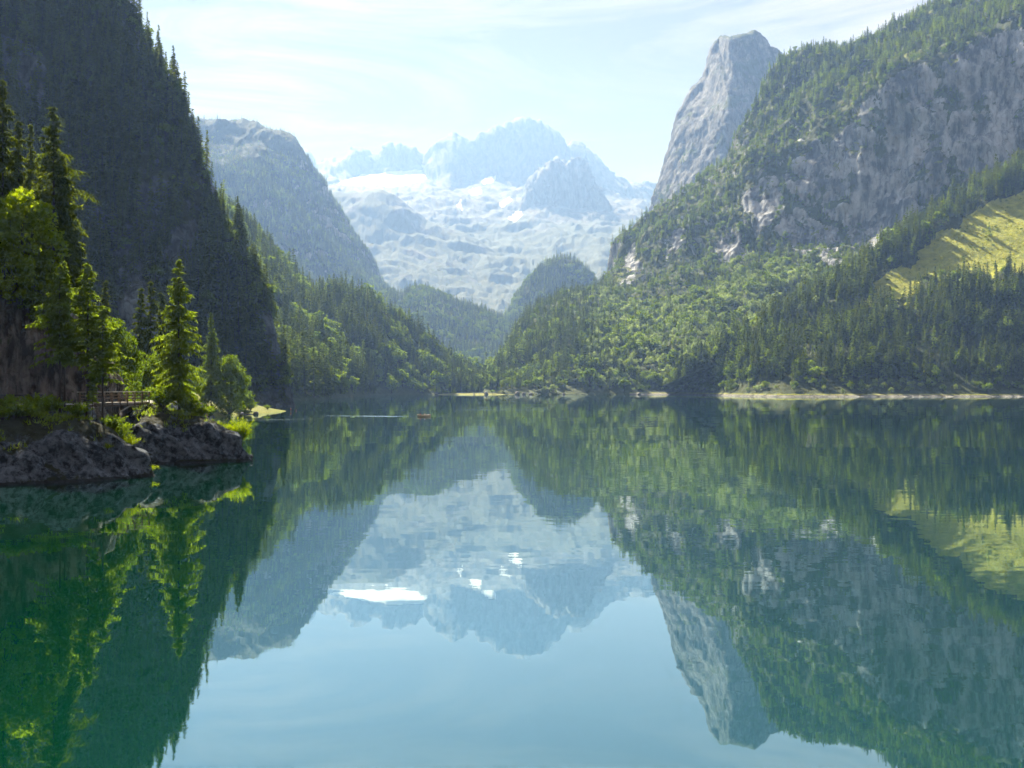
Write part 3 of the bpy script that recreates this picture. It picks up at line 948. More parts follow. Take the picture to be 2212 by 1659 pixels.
# --- small wooded hills in the valley
M['hill'] = terrain_mat('wooded_soil', (0.2, 0.195, 0.18), (0.38, 0.37, 0.35), (0.022, 0.036, 0.012), (0.06, 0.08, 0.026), 40)
def hill(name, label, flabel, rid, d_r, foot_y, d_f, seed, mid=0.45, height=(16, 25), broad=0.25, dens=0.016, nu=150, nv=70, back=400, foot_z=None):
    dr = (lambda x: d_r) if not callable(d_r) else d_r
    df = (lambda x: d_f) if not callable(d_f) else d_f
    f = [P(x + (x - (rid[0][0] + rid[-1][0]) / 2) * 0.1, foot_y, df(x)) for x, y in rid]
    if foot_z is not None:
        for q in f: q[2] = foot_z
    m = [P(x, y + (foot_y - y) * mid, df(x) + (dr(x) - df(x)) * 0.5) for x, y in rid]
    r = [P(x, y, dr(x)) for x, y in rid]
    b = [P(x, y + 60, dr(x) + back) for x, y in rid]
    G = loft([f, m, r, b], nu, nv)
    G2 = rock_shape(G, 16, 130, seed, 0.7, 8)
    G = G + (G2 - G) * (smooth(0.08, 0.4, np.linspace(0, 1, nv)) * (1 - 0.6 * smooth(0.5, 0.8, np.linspace(0, 1, nv))))[:, None, None]
    N = grid_normals(G); n1 = fbm(G / 70, 4, seed)
    veg = np.clip(0.95 + 0.3 * n1 - 0.7 * (1 - smooth(0.15, 0.4, N[..., 2])), 0, 1)
    link(name, grid_mesh(name, G, M['hill'], {'veg': veg}), kind='structure', label=label, cat='hill')
    pos, nr, px, py, rg = scatter(G, dens * smooth(0.3, 0.6, veg) * smooth(0.5, 4, G[..., 2]), seed)
    pl = smooth(-0.1, 0.5, fbm(pos / 80, 3, seed + 7))[:, None]
    pr = np.concatenate([np.ones((len(pos), 1)) * (1 - broad), 0.1 + 0 * pl, broad * 2.2 * pl], 1)
    kd, c = pick(['spruce', 'larch', 'broad'], pr, len(pos), rg)
    forest('forest', flabel, pos, kd, rg.uniform(height[0], height[1], len(pos)) * np.where(c == 2, 0.75, 1), seed=seed)
    return G

hill('hill_knob', 'steep wooded knob rising from the middle of the valley', 'hazy mixed wood on the steep valley knob',
     [(1075, 730), (1092, 700), (1105, 665), (1118, 640), (1135, 615), (1152, 598), (1172, 580), (1192, 568), (1215, 562), (1238, 567), (1256, 578), (1270, 594), (1285, 615), (1300, 640), (1320, 665), (1350, 690)],
     4100, 770, 3600, 53, broad=0.4, height=(18, 30), dens=0.011)
hill('hill_low', 'low wooded ridge in the hazy valley', 'hazy wood on the low valley ridge',
     [(780, 650), (850, 640), (890, 632), (930, 632), (965, 645), (1000, 662), (1040, 676), (1080, 690), (1110, 712), (1150, 745)], 3700, 800, 3000, 59, broad=0.35, height=(18, 30), dens=0.011)
hill('hill_back', 'hazy wooded rise under the cliffs', 'hazy wood under the far cliffs',
     [(1260, 640), (1290, 615), (1320, 600), (1350, 590), (1400, 590), (1460, 600), (1520, 620)], 4000, 720, 3400, 61, broad=0.3, height=(18, 28), dens=0.011)
G_LEFTSLOPE = hill('hill_left', 'forested slope behind the shaded cliff running down to the lake head', 'dense mixed forest on the left valley slope',
     [(380, 440), (480, 455), (540, 505), (600, 578), (650, 628), (690, 640), (740, 648), (800, 668), (850, 698), (900, 738), (940, 772), (990, 805), (1040, 830)],
     lambda x: 1500 + 0.45 * np.clip(x - 480, 0, 560), 862, lambda x: float(np.interp(x, [380, 640, 690, 760, 800, 900, 1040], [700, 730, 790, 1050, 1250, 1430, 1475])), 67, foot_z=-6, mid=0.5, height=(18, 30), broad=0.4, dens=0.016, nu=260, nv=150)

# --- the rock tower
M['cliff'] = terrain_mat('grey_limestone', (0.10, 0.112, 0.135), (0.47, 0.485, 0.50), (0.03, 0.046, 0.016), (0.085, 0.105, 0.034), 45,
                         meadow=((0.13, 0.16, 0.03), (0.22, 0.24, 0.055)))
M['tower'] = terrain_mat('tower_limestone', (0.07, 0.075, 0.085), (0.22, 0.22, 0.22), (0.028, 0.042, 0.016), (0.075, 0.095, 0.034), 50, meadow=((0.13, 0.16, 0.03), (0.22, 0.24, 0.055)))
def tower():
    P = Pk(1.3)
    rid = [(1385, 520), (1400, 470), (1410, 440), (1424, 395), (1440, 330), (1452, 285), (1462, 245), (1476, 218), (1496, 188), (1520, 166), (1530, 140), (1537, 108), (1545, 92), (1558, 80), (1575, 82), (1590, 80),
           (1602, 76), (1615, 73), (1628, 67), (1640, 72), (1655, 84), (1662, 102), (1676, 106), (1690, 116), (1702, 132), (1730, 160), (1780, 200)]
    def rr(x0, x1, ys, d):
        xs = np.linspace(x0, x1, len(ys))
        return [P(x, y, d) for x, y in zip(xs, ys)]
    rows = [
        rr(1330, 1850, [690, 690, 690, 690, 690], 2700),
        rr(1350, 1850, [600, 590, 580, 570, 560], 2950),
        [P(1370, 545, 3150), P(1440, 500, 3150), P(1500, 470, 3130), P(1560, 430, 3080), P(1640, 400, 3100), P(1840, 400, 3100)],
        [P(1395, 480, 3320), P(1450, 420, 3300), P(1510, 350, 3280), P(1560, 320, 3180), P(1640, 290, 3240), P(1820, 320, 3240)],
        [P(1415, 430, 3420), P(1455, 345, 3420), P(1510, 260, 3400), P(1575, 220, 3260), P(1650, 190, 3340), P(1800, 260, 3340)],
        [P(x, y + 30, 3500 if x < 1570 else 3380) for x, y in rid],
        [P(x, y, 3560 if x < 1570 else 3440) for x, y in rid],
        [P(x, y + 60, 4000) for x, y in rid],
    ]
    nv = 190
    G = loft(rows, 220, nv)
    G2 = rock_shape(G, 26, 190, 71, 0.16, 15)
    tv = np.linspace(0, 1, nv)
    G = G + (G2 - G) * (1 - 0.92 * smooth(0.58, 0.74, tv))[:, None, None]
    G, saw = crag(G, 24.0, 74, 6.5)
    N = grid_normals(G); n1 = fbm(G / 90, 5, 14); px, py = project(G)
    right = smooth(1560, 1640, px + (py - 150) * 0.35 * 0)
    veg = np.clip(0.15 + 0.85 * n1 + 1.1 * (N[..., 2] - 0.42) + 0.28 * right * smooth(70, 130, py), 0, 1)
    low = smooth(330, 470, py - 0.75 * (1560 - px))
    veg = np.clip(veg + 0.5 * low, 0, 1)
    link('mountain_tower', grid_mesh('tower', G, M['tower'], {'veg': veg, 'meadow': 0 * veg}), kind='structure',
         label='grey rock tower peak rising above the right cliffs', cat='mountain')
    dens = 0.016 * smooth(0.45, 0.75, veg) * smooth(250, 420, py)
    pos, nr, px, py, rg = scatter(G, dens, 73)
    kd, c = pick(['spruce', 'larch', 'shrub'], [0.7, 0.2, 0.3], len(pos), rg)
    forest('forest', 'hazy spruces at the foot of the rock tower', pos, kd, rg.uniform(10, 20, len(pos)) * np.where(c == 2, 0.35, 1), seed=73)
tower()

# --- the big cliff mountain on the right
ROCK_WALLS = [
    [(1835, 262), (1870, 215), (1905, 190), (1960, 165), (2010, 150), (2040, 200), (2050, 300), (2040, 400), (1990, 450), (1940, 490), (1890, 530), (1850, 540), (1800, 470), (1770, 380), (1790, 300)],
    [(1730, 320), (1765, 300), (1790, 330), (1770, 430), (1740, 440), (1700, 400), (1705, 345)],
    [(2050, 120), (2110, 90), (2212, 60), (2400, 30), (2400, 330), (2212, 350), (2120, 400), (2050, 330)],
    [(1600, 420), (1650, 370), (1690, 380), (1690, 470), (1640, 500), (1600, 470)],
    [(1530, 535), (1560, 480), (1600, 500), (1610, 560), (1560, 585)],
    [(1680, 470), (1740, 450), (1790, 490), (1830, 540), (1800, 570), (1720, 545), (1680, 520)],
    [(1352, 540), (1380, 520), (1390, 570), (1370, 600), (1348, 600)],
    [(1440, 510), (1462, 490), (1468, 530), (1446, 575)],
]
def cliffs():
    rid = [(1330, 600), (1336, 560), (1350, 525), (1385, 500), (1430, 468), (1480, 440), (1530, 395), (1580, 352), (1615, 305), (1650, 250), (1675, 195), (1705, 152), (1740, 138), (1770, 130), (1800, 134), (1835, 140),
           (1860, 120), (1890, 100), (1925, 88), (1960, 70), (2000, 48), (2050, 22), (2100, 10), (2160, 0), (2212, -30), (2500, -170)]
    rows = [
        [P(1290, 720, 1950), P(1500, 700, 1850), P(1700, 680, 1750), P(1900, 640, 1680), P(2100, 560, 1600), P(2560, 400, 1500)],
        [P(1300, 640, 2230), P(1420, 620, 2180), P(1550, 600, 2100), P(1680, 575, 2020), P(1800, 560, 1960), P(1900, 545, 1920), P(2050, 470, 1880), P(2560, 250, 1760)],
        [P(1305, 625, 2300), P(1420, 590, 2240), P(1550, 560, 2160), P(1680, 520, 2080), P(1800, 500, 2010), P(1900, 480, 1965), P(2050, 420, 1910), P(2560, 200, 1790)],
        [P(1312, 612, 2360), P(1420, 540, 2300), P(1550, 490, 2220), P(1680, 420, 2130), P(1800, 380, 2060), P(1900, 350, 2000), P(2050, 290, 1950), P(2560, 60, 1830)],
        [P(1318, 606, 2420), P(1420, 505, 2380), P(1550, 440, 2310), P(1660, 350, 2190), P(1760, 290, 2130), P(1850, 250, 2060), P(1920, 200, 2020), P(2050, 130, 1990), P(2200, 70, 1960), P(2560, -60, 1870)],
        [P(1324, 602, 2480), P(1425, 485, 2460), P(1555, 400, 2420), P(1650, 290, 2340), P(1740, 215, 2290), P(1840, 190, 2200), P(1930, 140, 2130), P(2050, 75, 2090), P(2200, 30, 2050), P(2560, -120, 1950)],
        [P(x, y, 2540 - 0.30 * max(0, x - 1500)) for x, y in rid],
        [P(x + 30, y + 50, 2950) for x, y in rid],
    ]
    nv, nu = 350, 500
    G = loft(rows, nu, nv)
    tv = np.linspace(0, 1, nv)
    G2 = rock_shape(G, 38, 230, 83, 0.25, 14)
    G = G + (G2 - G) * (1 - 0.6 * smooth(0.78, 0.9, tv))[:, None, None]
    N = grid_normals(G)
    G, saw = crag(G, 20.0, 88, 4.5)
    N = grid_normals(G); n1 = fbm(G / 85, 5, 19); px, py = project(G)
    rock = np.zeros(px.shape)
    for poly in ROCK_WALLS:
        rock = np.maximum(rock, inside(px + 30 * fbm(G / 60, 4, 301), py + 34 * fbm(G / 60, 4, 302), poly))
    # soften the outline of each wall with ledges and gullies
    led = fbm(np.stack([(G[..., 0] - 0.6 * G[..., 2]) / 70, G[..., 1] / 120, (G[..., 2] + 0.5 * G[..., 0]) / 22], -1), 4, 303)
    gul = fbm(G / np.array([26, 26, 170.0]), 4, 304)
    veg = np.clip(0.78 + 0.42 * n1 - 0.70 * rock + 0.8 * (N[..., 2] - 0.33) + rock * (0.6 * led + 0.8 * gul + 0.30 * smooth(0.78, 0.98, saw)) - 0.06 * smooth(1700, 1500, px) * (0.6 - gul), 0, 1)
    mead = np.clip(0.9 * smooth(0.25, 0.55, fbm(G / 60, 4, 29)) * smooth(0.40, 0.60, N[..., 2]), 0, 1)
    link('mountain_cliffs', grid_mesh('cliffs', G, M['cliff'], {'veg': veg, 'meadow': mead}), kind='structure',
         label='long grey limestone cliff wall with wooded ledges right of the lake', cat='mountain')
    up = smooth(0.0, 60, (200 + (1900 - px) * 0.42) - py)
    dens = 0.016 * smooth(0.42, 0.72, veg) * (0.55 + 0.45 * up)
    pos, nr, px, py, rg = scatter(G, dens, 89)
    pl = smooth(-0.05, 0.5, fbm(pos / 110, 3, 93))[:, None]
    upp = smooth(0.0, 60, (200 + (1900 - px) * 0.42) - py)[:, None]
    pr = np.concatenate([0.45 + 0.4 * upp, 0.28 + 0.2 * pl, 0.22 + 0.5 * pl * (1 - 0.5 * upp), 0.35 - 0.2 * upp], 1)
    kd, c = pick(['spruce', 'larch', 'broad', 'shrub'], pr, len(pos), rg)
    forest('forest', 'spruces larches and shrubs on the ledges of the cliff wall', pos, kd,
           rg.uniform(11, 25, len(pos)) * np.choose(c, [1, 0.95, 0.62, 0.3]), seed=89)
cliffs()

# --- pale slope under the cliffs
def pale_slope():
    top = [(1080, 800), (1096, 765), (1125, 722), (1160, 690), (1220, 652), (1290, 640), (1340, 642), (1400, 650), (1460, 640), (1520, 610), (1600, 585), (1680, 568), (1740, 552), (1800, 545), (1860, 560), (1940, 540), (2100, 450), (2300, 340)]
    dt = lambda x: 2120 - 0.25 * max(0, x - 1250)
    rows = [
        [B(1040, 1475, -3), B(1300, 1445, -3), B(1480, 1435, -3), B(1560, 1330, -3), B(1680, 1300, -3), B(2000, 1290, -3), B(2400, 1290, -3)],
        [B(1045, 1500, 6), B(1300, 1470, 7), B(1480, 1455, 7), B(1560, 1360, 9), B(1680, 1330, 10), B(2000, 1310, 10), B(2400, 1300, 10)],
        [P(1060, 830, 1640), P(1200, 800, 1620), P(1300, 775, 1620), P(1400, 760, 1600), P(1500, 750, 1570), P(1600, 740, 1620), P(1750, 700, 1700), P(2000, 600, 1850), P(2360, 450, 2000)],
        [P(1070, 815, 1850), P(1140, 760, 1850), P(1220, 720, 1850), P(1300, 705, 1860), P(1400, 700, 1850), P(1500, 685, 1800), P(1600, 660, 1800), P(1750, 625, 1830), P(2000, 540, 1920), P(2330, 400, 2050)],
        [P(x, y, dt(x)) for x, y in top],
        [P(x, y + 15, dt(x) + 250) for x, y in top],
    ]
    nv, nu = 160, 300
    G = loft(rows, nu, nv)
    tv = np.linspace(0, 1, nv)
    G2 = rock_shape(G, 20, 180, 101, 0.8, 7)
    G = G + (G2 - G) * (smooth(0.05, 0.25, tv) * (1 - 0.5 * smooth(0.8, 0.95, tv)))[:, None, None]
    N = grid_normals(G); n1 = fbm(G / 70, 4, 103); px, py = project(G)
    veg = np.clip(0.95 + 0.4 * n1, 0, 1)
    mead = np.clip(smooth(0.1, 0.5, fbm(G / 50, 4, 107)) * smooth(1350, 1500, px) * 0.9, 0, 1)
    link('hill_pale', grid_mesh('pale_slope', G, M['cliff'], {'veg': veg, 'meadow': mead}), kind='structure',
         label='sunlit slope of pale young trees under the cliff wall', cat='hill')
    dens = 0.0135 * np.ones(px.shape) * smooth(3, 9, G[..., 2])
    pos, nr, px, py, rg = scatter(G, dens, 109)
    band = smooth(0, 45, 150 - np.abs((py - 655) + (px - 1560) * 0.33) * 1.0) * smooth(1240, 1380, px)
    shore = smooth(790, 835, py) * 0.35
    low = smooth(1500, 1250, px)
    pl = np.clip(band + 0.5 * smooth(0.0, 0.5, fbm(pos / 90, 3, 111)), 0, 1)
    pr = np.stack([0.75 * (1 - 0.72 * band), 0.10 + 0.10 * band, 0.10 + 0.30 * pl + shore, 0.04 + 0.8 * band], 1)
    kd, c = pick(['spruce', 'larch', 'broad', 'pale'], pr, len(pos), rg)
    forest('forest', 'pale broadleaved wood with dark spruces on the sunlit slope', pos, kd,
           rg.uniform(17, 29, len(pos)) * np.choose(c, [1.05, 0.95, 0.75, 0.68]) * (1 - 0.12 * band), seed=109)
    return G
G_PALE = pale_slope()

# --- nearer spur on the right: dark spruces, a yellow meadow, bushy shore
MEADOWS = [[(2260, 395), (2212, 412), (2150, 445), (2090, 470), (2030, 505), (1995, 535), (1975, 570), (1995, 600), (2050, 605), (2100, 590), (2130, 610), (2165, 585), (2212, 600), (2280, 610)],
           [(1882, 612), (1900, 598), (1935, 584), (1980, 572), (1995, 600), (1970, 640), (1925, 655), (1885, 655)]]
M['spur'] = terrain_mat('forest_slope_soil', (0.10, 0.095, 0.085), (0.24, 0.23, 0.21), (0.024, 0.036, 0.012), (0.065, 0.08, 0.025), 25,
                        meadow=((0.18, 0.22, 0.022), (0.40, 0.40, 0.045)))
def spur():
    top = [(1370, 850), (1420, 838), (1480, 812), (1540, 785), (1600, 745), (1680, 700), (1760, 652), (1830, 612), (1900, 568), (1980, 512), (2060, 462), (2140, 415), (2212, 370), (2320, 300), (2500, 190)]
    dt = lambda x: 1280 + 0.46 * max(0, x - 1420)
    sh = [(1360, 1445), (1480, 1420), (1560, 1260), (1640, 1140), (1690, 1108), (1760, 1104), (1850, 1115), (1960, 1120), (2080, 1128), (2212, 1134), (2500, 1150)]
    rows = [
        [B(x, d - 25, -3) for x, d in sh],
        [B(x, d, 0.3) for x, d in sh],
        [B(x, d + 5, 1.7) for x, d in sh],
        [B(x, d + 22, 6.5) for x, d in sh],
        [P(1365, 848, 1470), P(1480, 838, 1450), P(1560, 822, 1320), P(1640, 800, 1230), P(1720, 780, 1225), P(1850, 760, 1245), P(2000, 740, 1260), P(2212, 715, 1280), P(2500, 680, 1300)],
        [P(1368, 849, 1475), P(1480, 826, 1465), P(1560, 800, 1390), P(1640, 765, 1325), P(1760, 720, 1345), P(1850, 690, 1360), P(2000, 640, 1385), P(2212, 575, 1410), P(2500, 480, 1430)],
        [P(x, y, max(1480, dt(x)) if x < 1480 else dt(x)) for x, y in top],
        [P(x, y + 30, dt(x) + 260) for x, y in top],
    ]
    nv, nu = 210, 330
    G = loft(rows, nu, nv)
    tv = np.linspace(0, 1, nv)
    px0, py0 = project(G)
    G2 = rock_shape(G, 17, 130, 121, 0.8, 5)
    flat = np.maximum(inside(px0, py0, MEADOWS[0]), inside(px0, py0, MEADOWS[1])).astype(float)
    for _ in range(10):
        flat = (flat + np.roll(flat, 1, 0) + np.roll(flat, -1, 0) + np.roll(flat, 1, 1) + np.roll(flat, -1, 1)) / 5
    k = (1 - 0.75 * flat) * smooth(0.12, 0.35, tv)[:, None] * (1 - 0.5 * smooth(0.8, 0.95, tv))[:, None] * smooth(1450, 1600, px0)
    G = G + (G2 - G) * k[..., None]
    N = grid_normals(G); n1 = fbm(G / 45, 4, 123); px, py = project(G)
    mead = np.zeros(px.shape)
    for poly in MEADOWS:
        mead = np.maximum(mead, inside(px + 30 * fbm(G / 28, 4, 125), py + 24 * fbm(G / 28, 4, 126), poly))
    z = G[..., 2]
    veg = np.clip(0.95 + 0.3 * n1, 0, 1) * smooth(1.2, 3.0, z + n1)
    shore_grass = smooth(1.2, 2.0, z) * (1 - smooth(3.0, 4.5, z)) * 0.5
    link('hill_spur', grid_mesh('spur', G, M['spur'], {'veg': veg, 'meadow': np.maximum(mead, shore_grass)}), kind='structure',
         label='near slope of dark spruces with a yellow meadow right of the lake', cat='hill')
    dens = 0.0155 * smooth(2.4, 4.5, z) * (1 - 0.70 * mead)
    pos, nr, px, py, rg = scatter(G, dens, 127)
    md = inside(px, py, MEADOWS[0]) | inside(px, py, MEADOWS[1])
    zz = pos[:, 2]
    lowz = 1 - smooth(7, 22, zz + 7 * vnoise(pos / 26, 3))
    pl = smooth(0.1, 0.5, fbm(pos / 75, 3, 129))
    left = smooth(1780, 1600, px)
    pr = np.stack([0.85 * (1 - lowz) * (1 - 0.2 * left), 0.16 + 0.22 * pl, 0.05 + 0.16 * pl + 0.25 * lowz + 0.16 * left, 0.03 + 0.7 * lowz + 0.04 * left], 1)
    pr[md] = [0.12, 0.1, 0.1, 0.0]
    kd, c = pick(['spruce', 'larch', 'broad', 'pale'], pr, len(pos), rg)
    h = rg.uniform(19, 33, len(pos)) * np.choose(c, [1, 0.9, 0.62, 0.42])
    h = np.where(lowz > 0.6, h * 0.62, h)
    sh_ = md & (rg.uniform(size=len(pos)) < 0.97)
    kd[sh_] = np.array(KIDX['shrub'])[rg.integers(0, 2, sh_.sum())]
    h = np.where(sh_, rg.uniform(0.8, 3.2, len(pos)), h)
    h = np.where(md & ~sh_, h * 0.7, h)
    return G, pos, kd, c, h, px, py
G_SPUR, SP_POS, SP_KIND, SP_C, SP_H, SP_PX, SP_PY = spur()

# woods of the valley floor behind the far shore
def valley_wood():
    G = VALLEY
    s = G[..., 1] - 1500
    dens = 0.014 * smooth(0, 8, s) * (0.45 + 0.55 * smooth(2600, 1900, G[..., 1])) * smooth(4400, 4000, G[..., 1])
    px, py = project(G)
    dens = dens * smooth(560, 720, px) * smooth(1500, 1380, px)
    # refine the coarse sheet before planting
    ii = np.linspace(0, G.shape[0] - 1, 160); jj = np.linspace(0, G.shape[1] - 1, 400)
    def rs(A):
        A = np.stack([np.interp(ii, np.arange(A.shape[0]), A[:, k]) for k in range(A.shape[1])], 1)
        return np.stack([np.interp(jj, np.arange(A.shape[1]), A[k]) for k in range(A.shape[0])])
    GG = np.stack([rs(G[..., k]) for k in range(3)], -1)
    pos, nr, px, py, rg = scatter(GG, rs(dens), 131)
    edge = 1 - smooth(1500, 1530, pos[:, 1])
    kd, c = pick(['spruce', 'larch', 'broad'], np.stack([0.85 - 0.4 * edge, 0.1 + 0 * edge, 0.08 + 0.5 * edge], 1), len(pos), rg)
    forest('forest', 'dense dark spruce wood behind the far lake shore', pos, kd, rg.uniform(20, 32, len(pos)) * np.choose(c, [1, 0.9, 0.5]) * (1 - 0.3 * edge), seed=131)
valley_wood()

# --- the dark cliff on the left
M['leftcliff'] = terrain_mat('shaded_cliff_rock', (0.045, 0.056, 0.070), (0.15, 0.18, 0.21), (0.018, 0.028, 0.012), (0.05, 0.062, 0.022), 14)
def left_cliff():
    edge = [(652, 884, 548), (642, 874, 556), (632, 845, 561), (612, 760, 566), (588, 690, 572), (556, 598, 580), (518, 530, 588), (480, 472, 595), (446, 405, 602), (420, 330, 610), (392, 258, 618), (352, 170, 628),
            (318, 96, 638), (280, 15, 650), (235, -95, 665), (165, -235, 690), (60, -400, 740)]
    rows = []
    for i, (px, py, d) in enumerate(edge):
        E = P(px, py, d)
        if i == 0: E[2] = -4
        if i == 1: E[2] = 0.3
        row = []
        for off in ((-420, -150), (-300, -128), (-190, -92), (-105, -62), (-50, -36), (-18, -12), (-2, 6), (-20, 40), (-58, 90), (-140, 190), (-300, 320)):
            row.append((E[0] + off[0], E[1] + off[1], E[2]))
        rows.append(row)
    nv, nu = 240, 330
    G = loft(rows, nu, nv, mode='idx')
    G2 = rock_shape(G, 9, 62, 141, 0.35, 4.5)
    G = G + (G2 - G) * smooth(0.02, 0.10, np.linspace(0, 1, nv))[:, None, None]
    N = grid_normals(G)
    n1 = fbm(G / 22 * np.array([1, 1, 0.6]), 5, 143)
    px, py = project(G)
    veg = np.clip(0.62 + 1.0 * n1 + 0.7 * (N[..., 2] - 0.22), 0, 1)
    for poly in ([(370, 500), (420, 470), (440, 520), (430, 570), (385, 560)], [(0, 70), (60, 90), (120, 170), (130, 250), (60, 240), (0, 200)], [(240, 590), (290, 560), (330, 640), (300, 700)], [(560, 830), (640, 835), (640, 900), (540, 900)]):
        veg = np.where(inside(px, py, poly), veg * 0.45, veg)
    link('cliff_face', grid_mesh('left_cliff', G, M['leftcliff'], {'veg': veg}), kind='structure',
         label='steep shaded cliff clad in dark trees left of the lake', cat='cliff')
    dens = 0.045 * smooth(0.22, 0.6, veg) * smooth(1.0, 6, G[..., 2])
    return scatter(G, dens, 151) + (G,)
LC_POS, LC_N, LC_PX, LC_PY, LC_RG, G_LC = left_cliff()

# ------------------------------------------------------------------ the near shore on the left
LAND = [(-400, 20), (-130, 78), (-75, 97), (-56, 106), (-51, 107.6), (-48.5, 109.4), (-45.6, 110.6), (-44, 113), (-42.3, 115.2), (-40.7, 118.8), (-43, 122.5), (-46.5, 126), (-50.5, 131), (-49.5, 134.4), (-46.6, 135.6),
        (-44, 137.6), (-41.5, 138.4), (-38, 140.8), (-35.2, 142.2), (-36.4, 145), (-42, 152), (-54, 168), (-76, 215), (-93, 270), (-97, 315), (-97.8, 334), (-99, 352), (-98, 378), (-94.5, 392), (-94.2, 415), (-92.9, 438),
        (-95, 446), (-112, 452), (-140, 470), (-170, 520), (-400, 560)]
ROAD = [(-140, 92), (-100, 108), (-75, 121), (-62.5, 131), (-55.8, 138), (-52, 147.5), (-53.5, 158), (-64, 182), (-84, 228), (-106, 285), (-107, 350), (-128, 420)]
ROAD_Z = 7.75

def seg_dist(X, Y, pts, closed=False):
    d = np.full(X.shape, 1e9)
    n = len(pts)
    for k in range(n if closed else n - 1):
        ax, ay = pts[k]; bx, by = pts[(k + 1) % n]
        dx, dy = bx - ax, by - ay
        t = np.clip(((X - ax) * dx + (Y - ay) * dy) / (dx * dx + dy * dy), 0, 1)
        d = np.minimum(d, np.hypot(X - ax - t * dx, Y - ay - t * dy))
    return d

def ground_z(X, Y):
    s = seg_dist(X, Y, LAND, True)
    ins = inside(X, Y, LAND)
    s = np.where(ins, s, -s)
    q = np.stack([X, Y, 0 * X], -1)
    sw = s + 0.7 * fbm(q / 3.2, 3, 201) * smooth(-1, 2, s)
    sp = np.maximum(sw, 0)
    near = 5.7 * (1 - np.exp(-(sp / 2.7) ** 1.5)) + 0.125 * np.minimum(sp, 16)
    path_side = np.minimum(0.42 * sp, 8.0)
    spit = np.minimum(0.11 * sp + 0.008 * sp ** 2, 6.0)
    a = smooth(160, 230, Y); b = smooth(362, 388, Y)
    z = near * (1 - a) + path_side * a * (1 - b) + spit * b
    # gully under the footbridge
    g = seg_dist(X, Y, [(-49, 133), (-53.2, 141), (-57, 150)])
    z = z - 3.6 * np.exp(-(g / 2.2) ** 2) * smooth(0.5, 4, sp)
    rd = seg_dist(X, Y, ROAD)
    k = (1 - smooth(2.0, 4.2, rd)) * smooth(2.0, 5.0, sp) * (1 - np.exp(-(g / 3.2) ** 4) * 0.96) * (1 - smooth(370, 400, Y))
    z = z * (1 - k) + ROAD_Z * k
    z = z + 0.22 * fbm(q / 2.3, 4, 203) * (1 - k) * smooth(0, 2, sp)
    return np.where(s > 0, z + 0.02, np.maximum(s * 0.9, -6)), s, k

M['bank'] = terrain_mat('lakeside_rock', (0.015, 0.020, 0.026), (0.145, 0.168, 0.195), (0.010, 0.012, 0.006), (0.035, 0.040, 0.014), 1.6,
                        meadow=((0.10, 0.13, 0.02), (0.24, 0.24, 0.05)), wet=True, streak=False)
def near_shore():
    xs = np.concatenate([np.arange(-300, -86, 4.0), np.arange(-86, -33, 0.21)])
    ys = np.concatenate([np.arange(70, 100, 2.0), np.arange(100, 152, 0.21), np.arange(152, 175, 0.8), np.arange(175, 540, 2.0)])
    X, Y = np.meshgrid(xs, ys)
    Z, s, k = ground_z(X, Y)
    G = np.stack([X, Y, Z], -1)
    N = grid_normals(G)
    steep = 1 - smooth(0.55, 0.90, N[..., 2])
    # tilted beds: coordinate across the bedding planes
    bed = (X * 0.62 + Z * 0.75 + Y * 0.12)
    along = (X * -0.7 + Z * 0.6)
    q = np.stack([bed / 1.1, along / 8.0, Y / 5.0], -1)
    r = 0.8 * ridged(q, 5, 211) + 0.35 * fbm(np.stack([X, Y, Z], -1) / 1.2, 4, 213)
    blocks = np.round(3.5 * fbm(np.stack([bed / 1.5, along / 5.0, Y / 3.5], -1), 3, 217)) / 3.5
    act = steep * smooth(-1.5, 0.3, s)
    G = G + N * ((0.8 * r + 1.3 * blocks) * act)[..., None]
    N = grid_normals(G)
    n1 = fbm(G / 3.5, 4, 219)
    steep2 = 1 - smooth(0.4, 0.75, N[..., 2] + 0.1 * n1)
    far = smooth(160, 200, Y)
    veg = np.clip(0.15 + (1 - steep) * 0.9 + 0.45 * n1 * (0.4 + 0.6 * (1 - steep)), 0, 1)
    mead = np.clip((1 - steep) * (0.25 + far * 0.75) * smooth(0.3, 1.4, s + 0.8 * n1) + 0.3 * n1, 0, 1) * smooth(-0.1, 0.4, (1 - steep) - 0.4)
    wet = (1 - smooth(0.12, 0.42, G[..., 2] + 0.08 * n1)) * (1 - far)
    shoreband = far * (1 - smooth(0.2, 1.0, G[..., 2]))
    veg = veg * (1 - 0.8 * shoreband)
    link('ground_lakeside', grid_mesh('lakeside', G, M['bank'], {'veg': veg, 'meadow': mead, 'wet': wet}), kind='structure',
         label='rocky lakeside ground with grass and a bathing spit', cat='ground')
    return G, N, steep
G_BANK, N_BANK, ST_BANK = near_shore()

def gz(x, y):
    z, s, k = ground_z(np.array([float(x)]), np.array([float(y)]))
    return float(z[0])

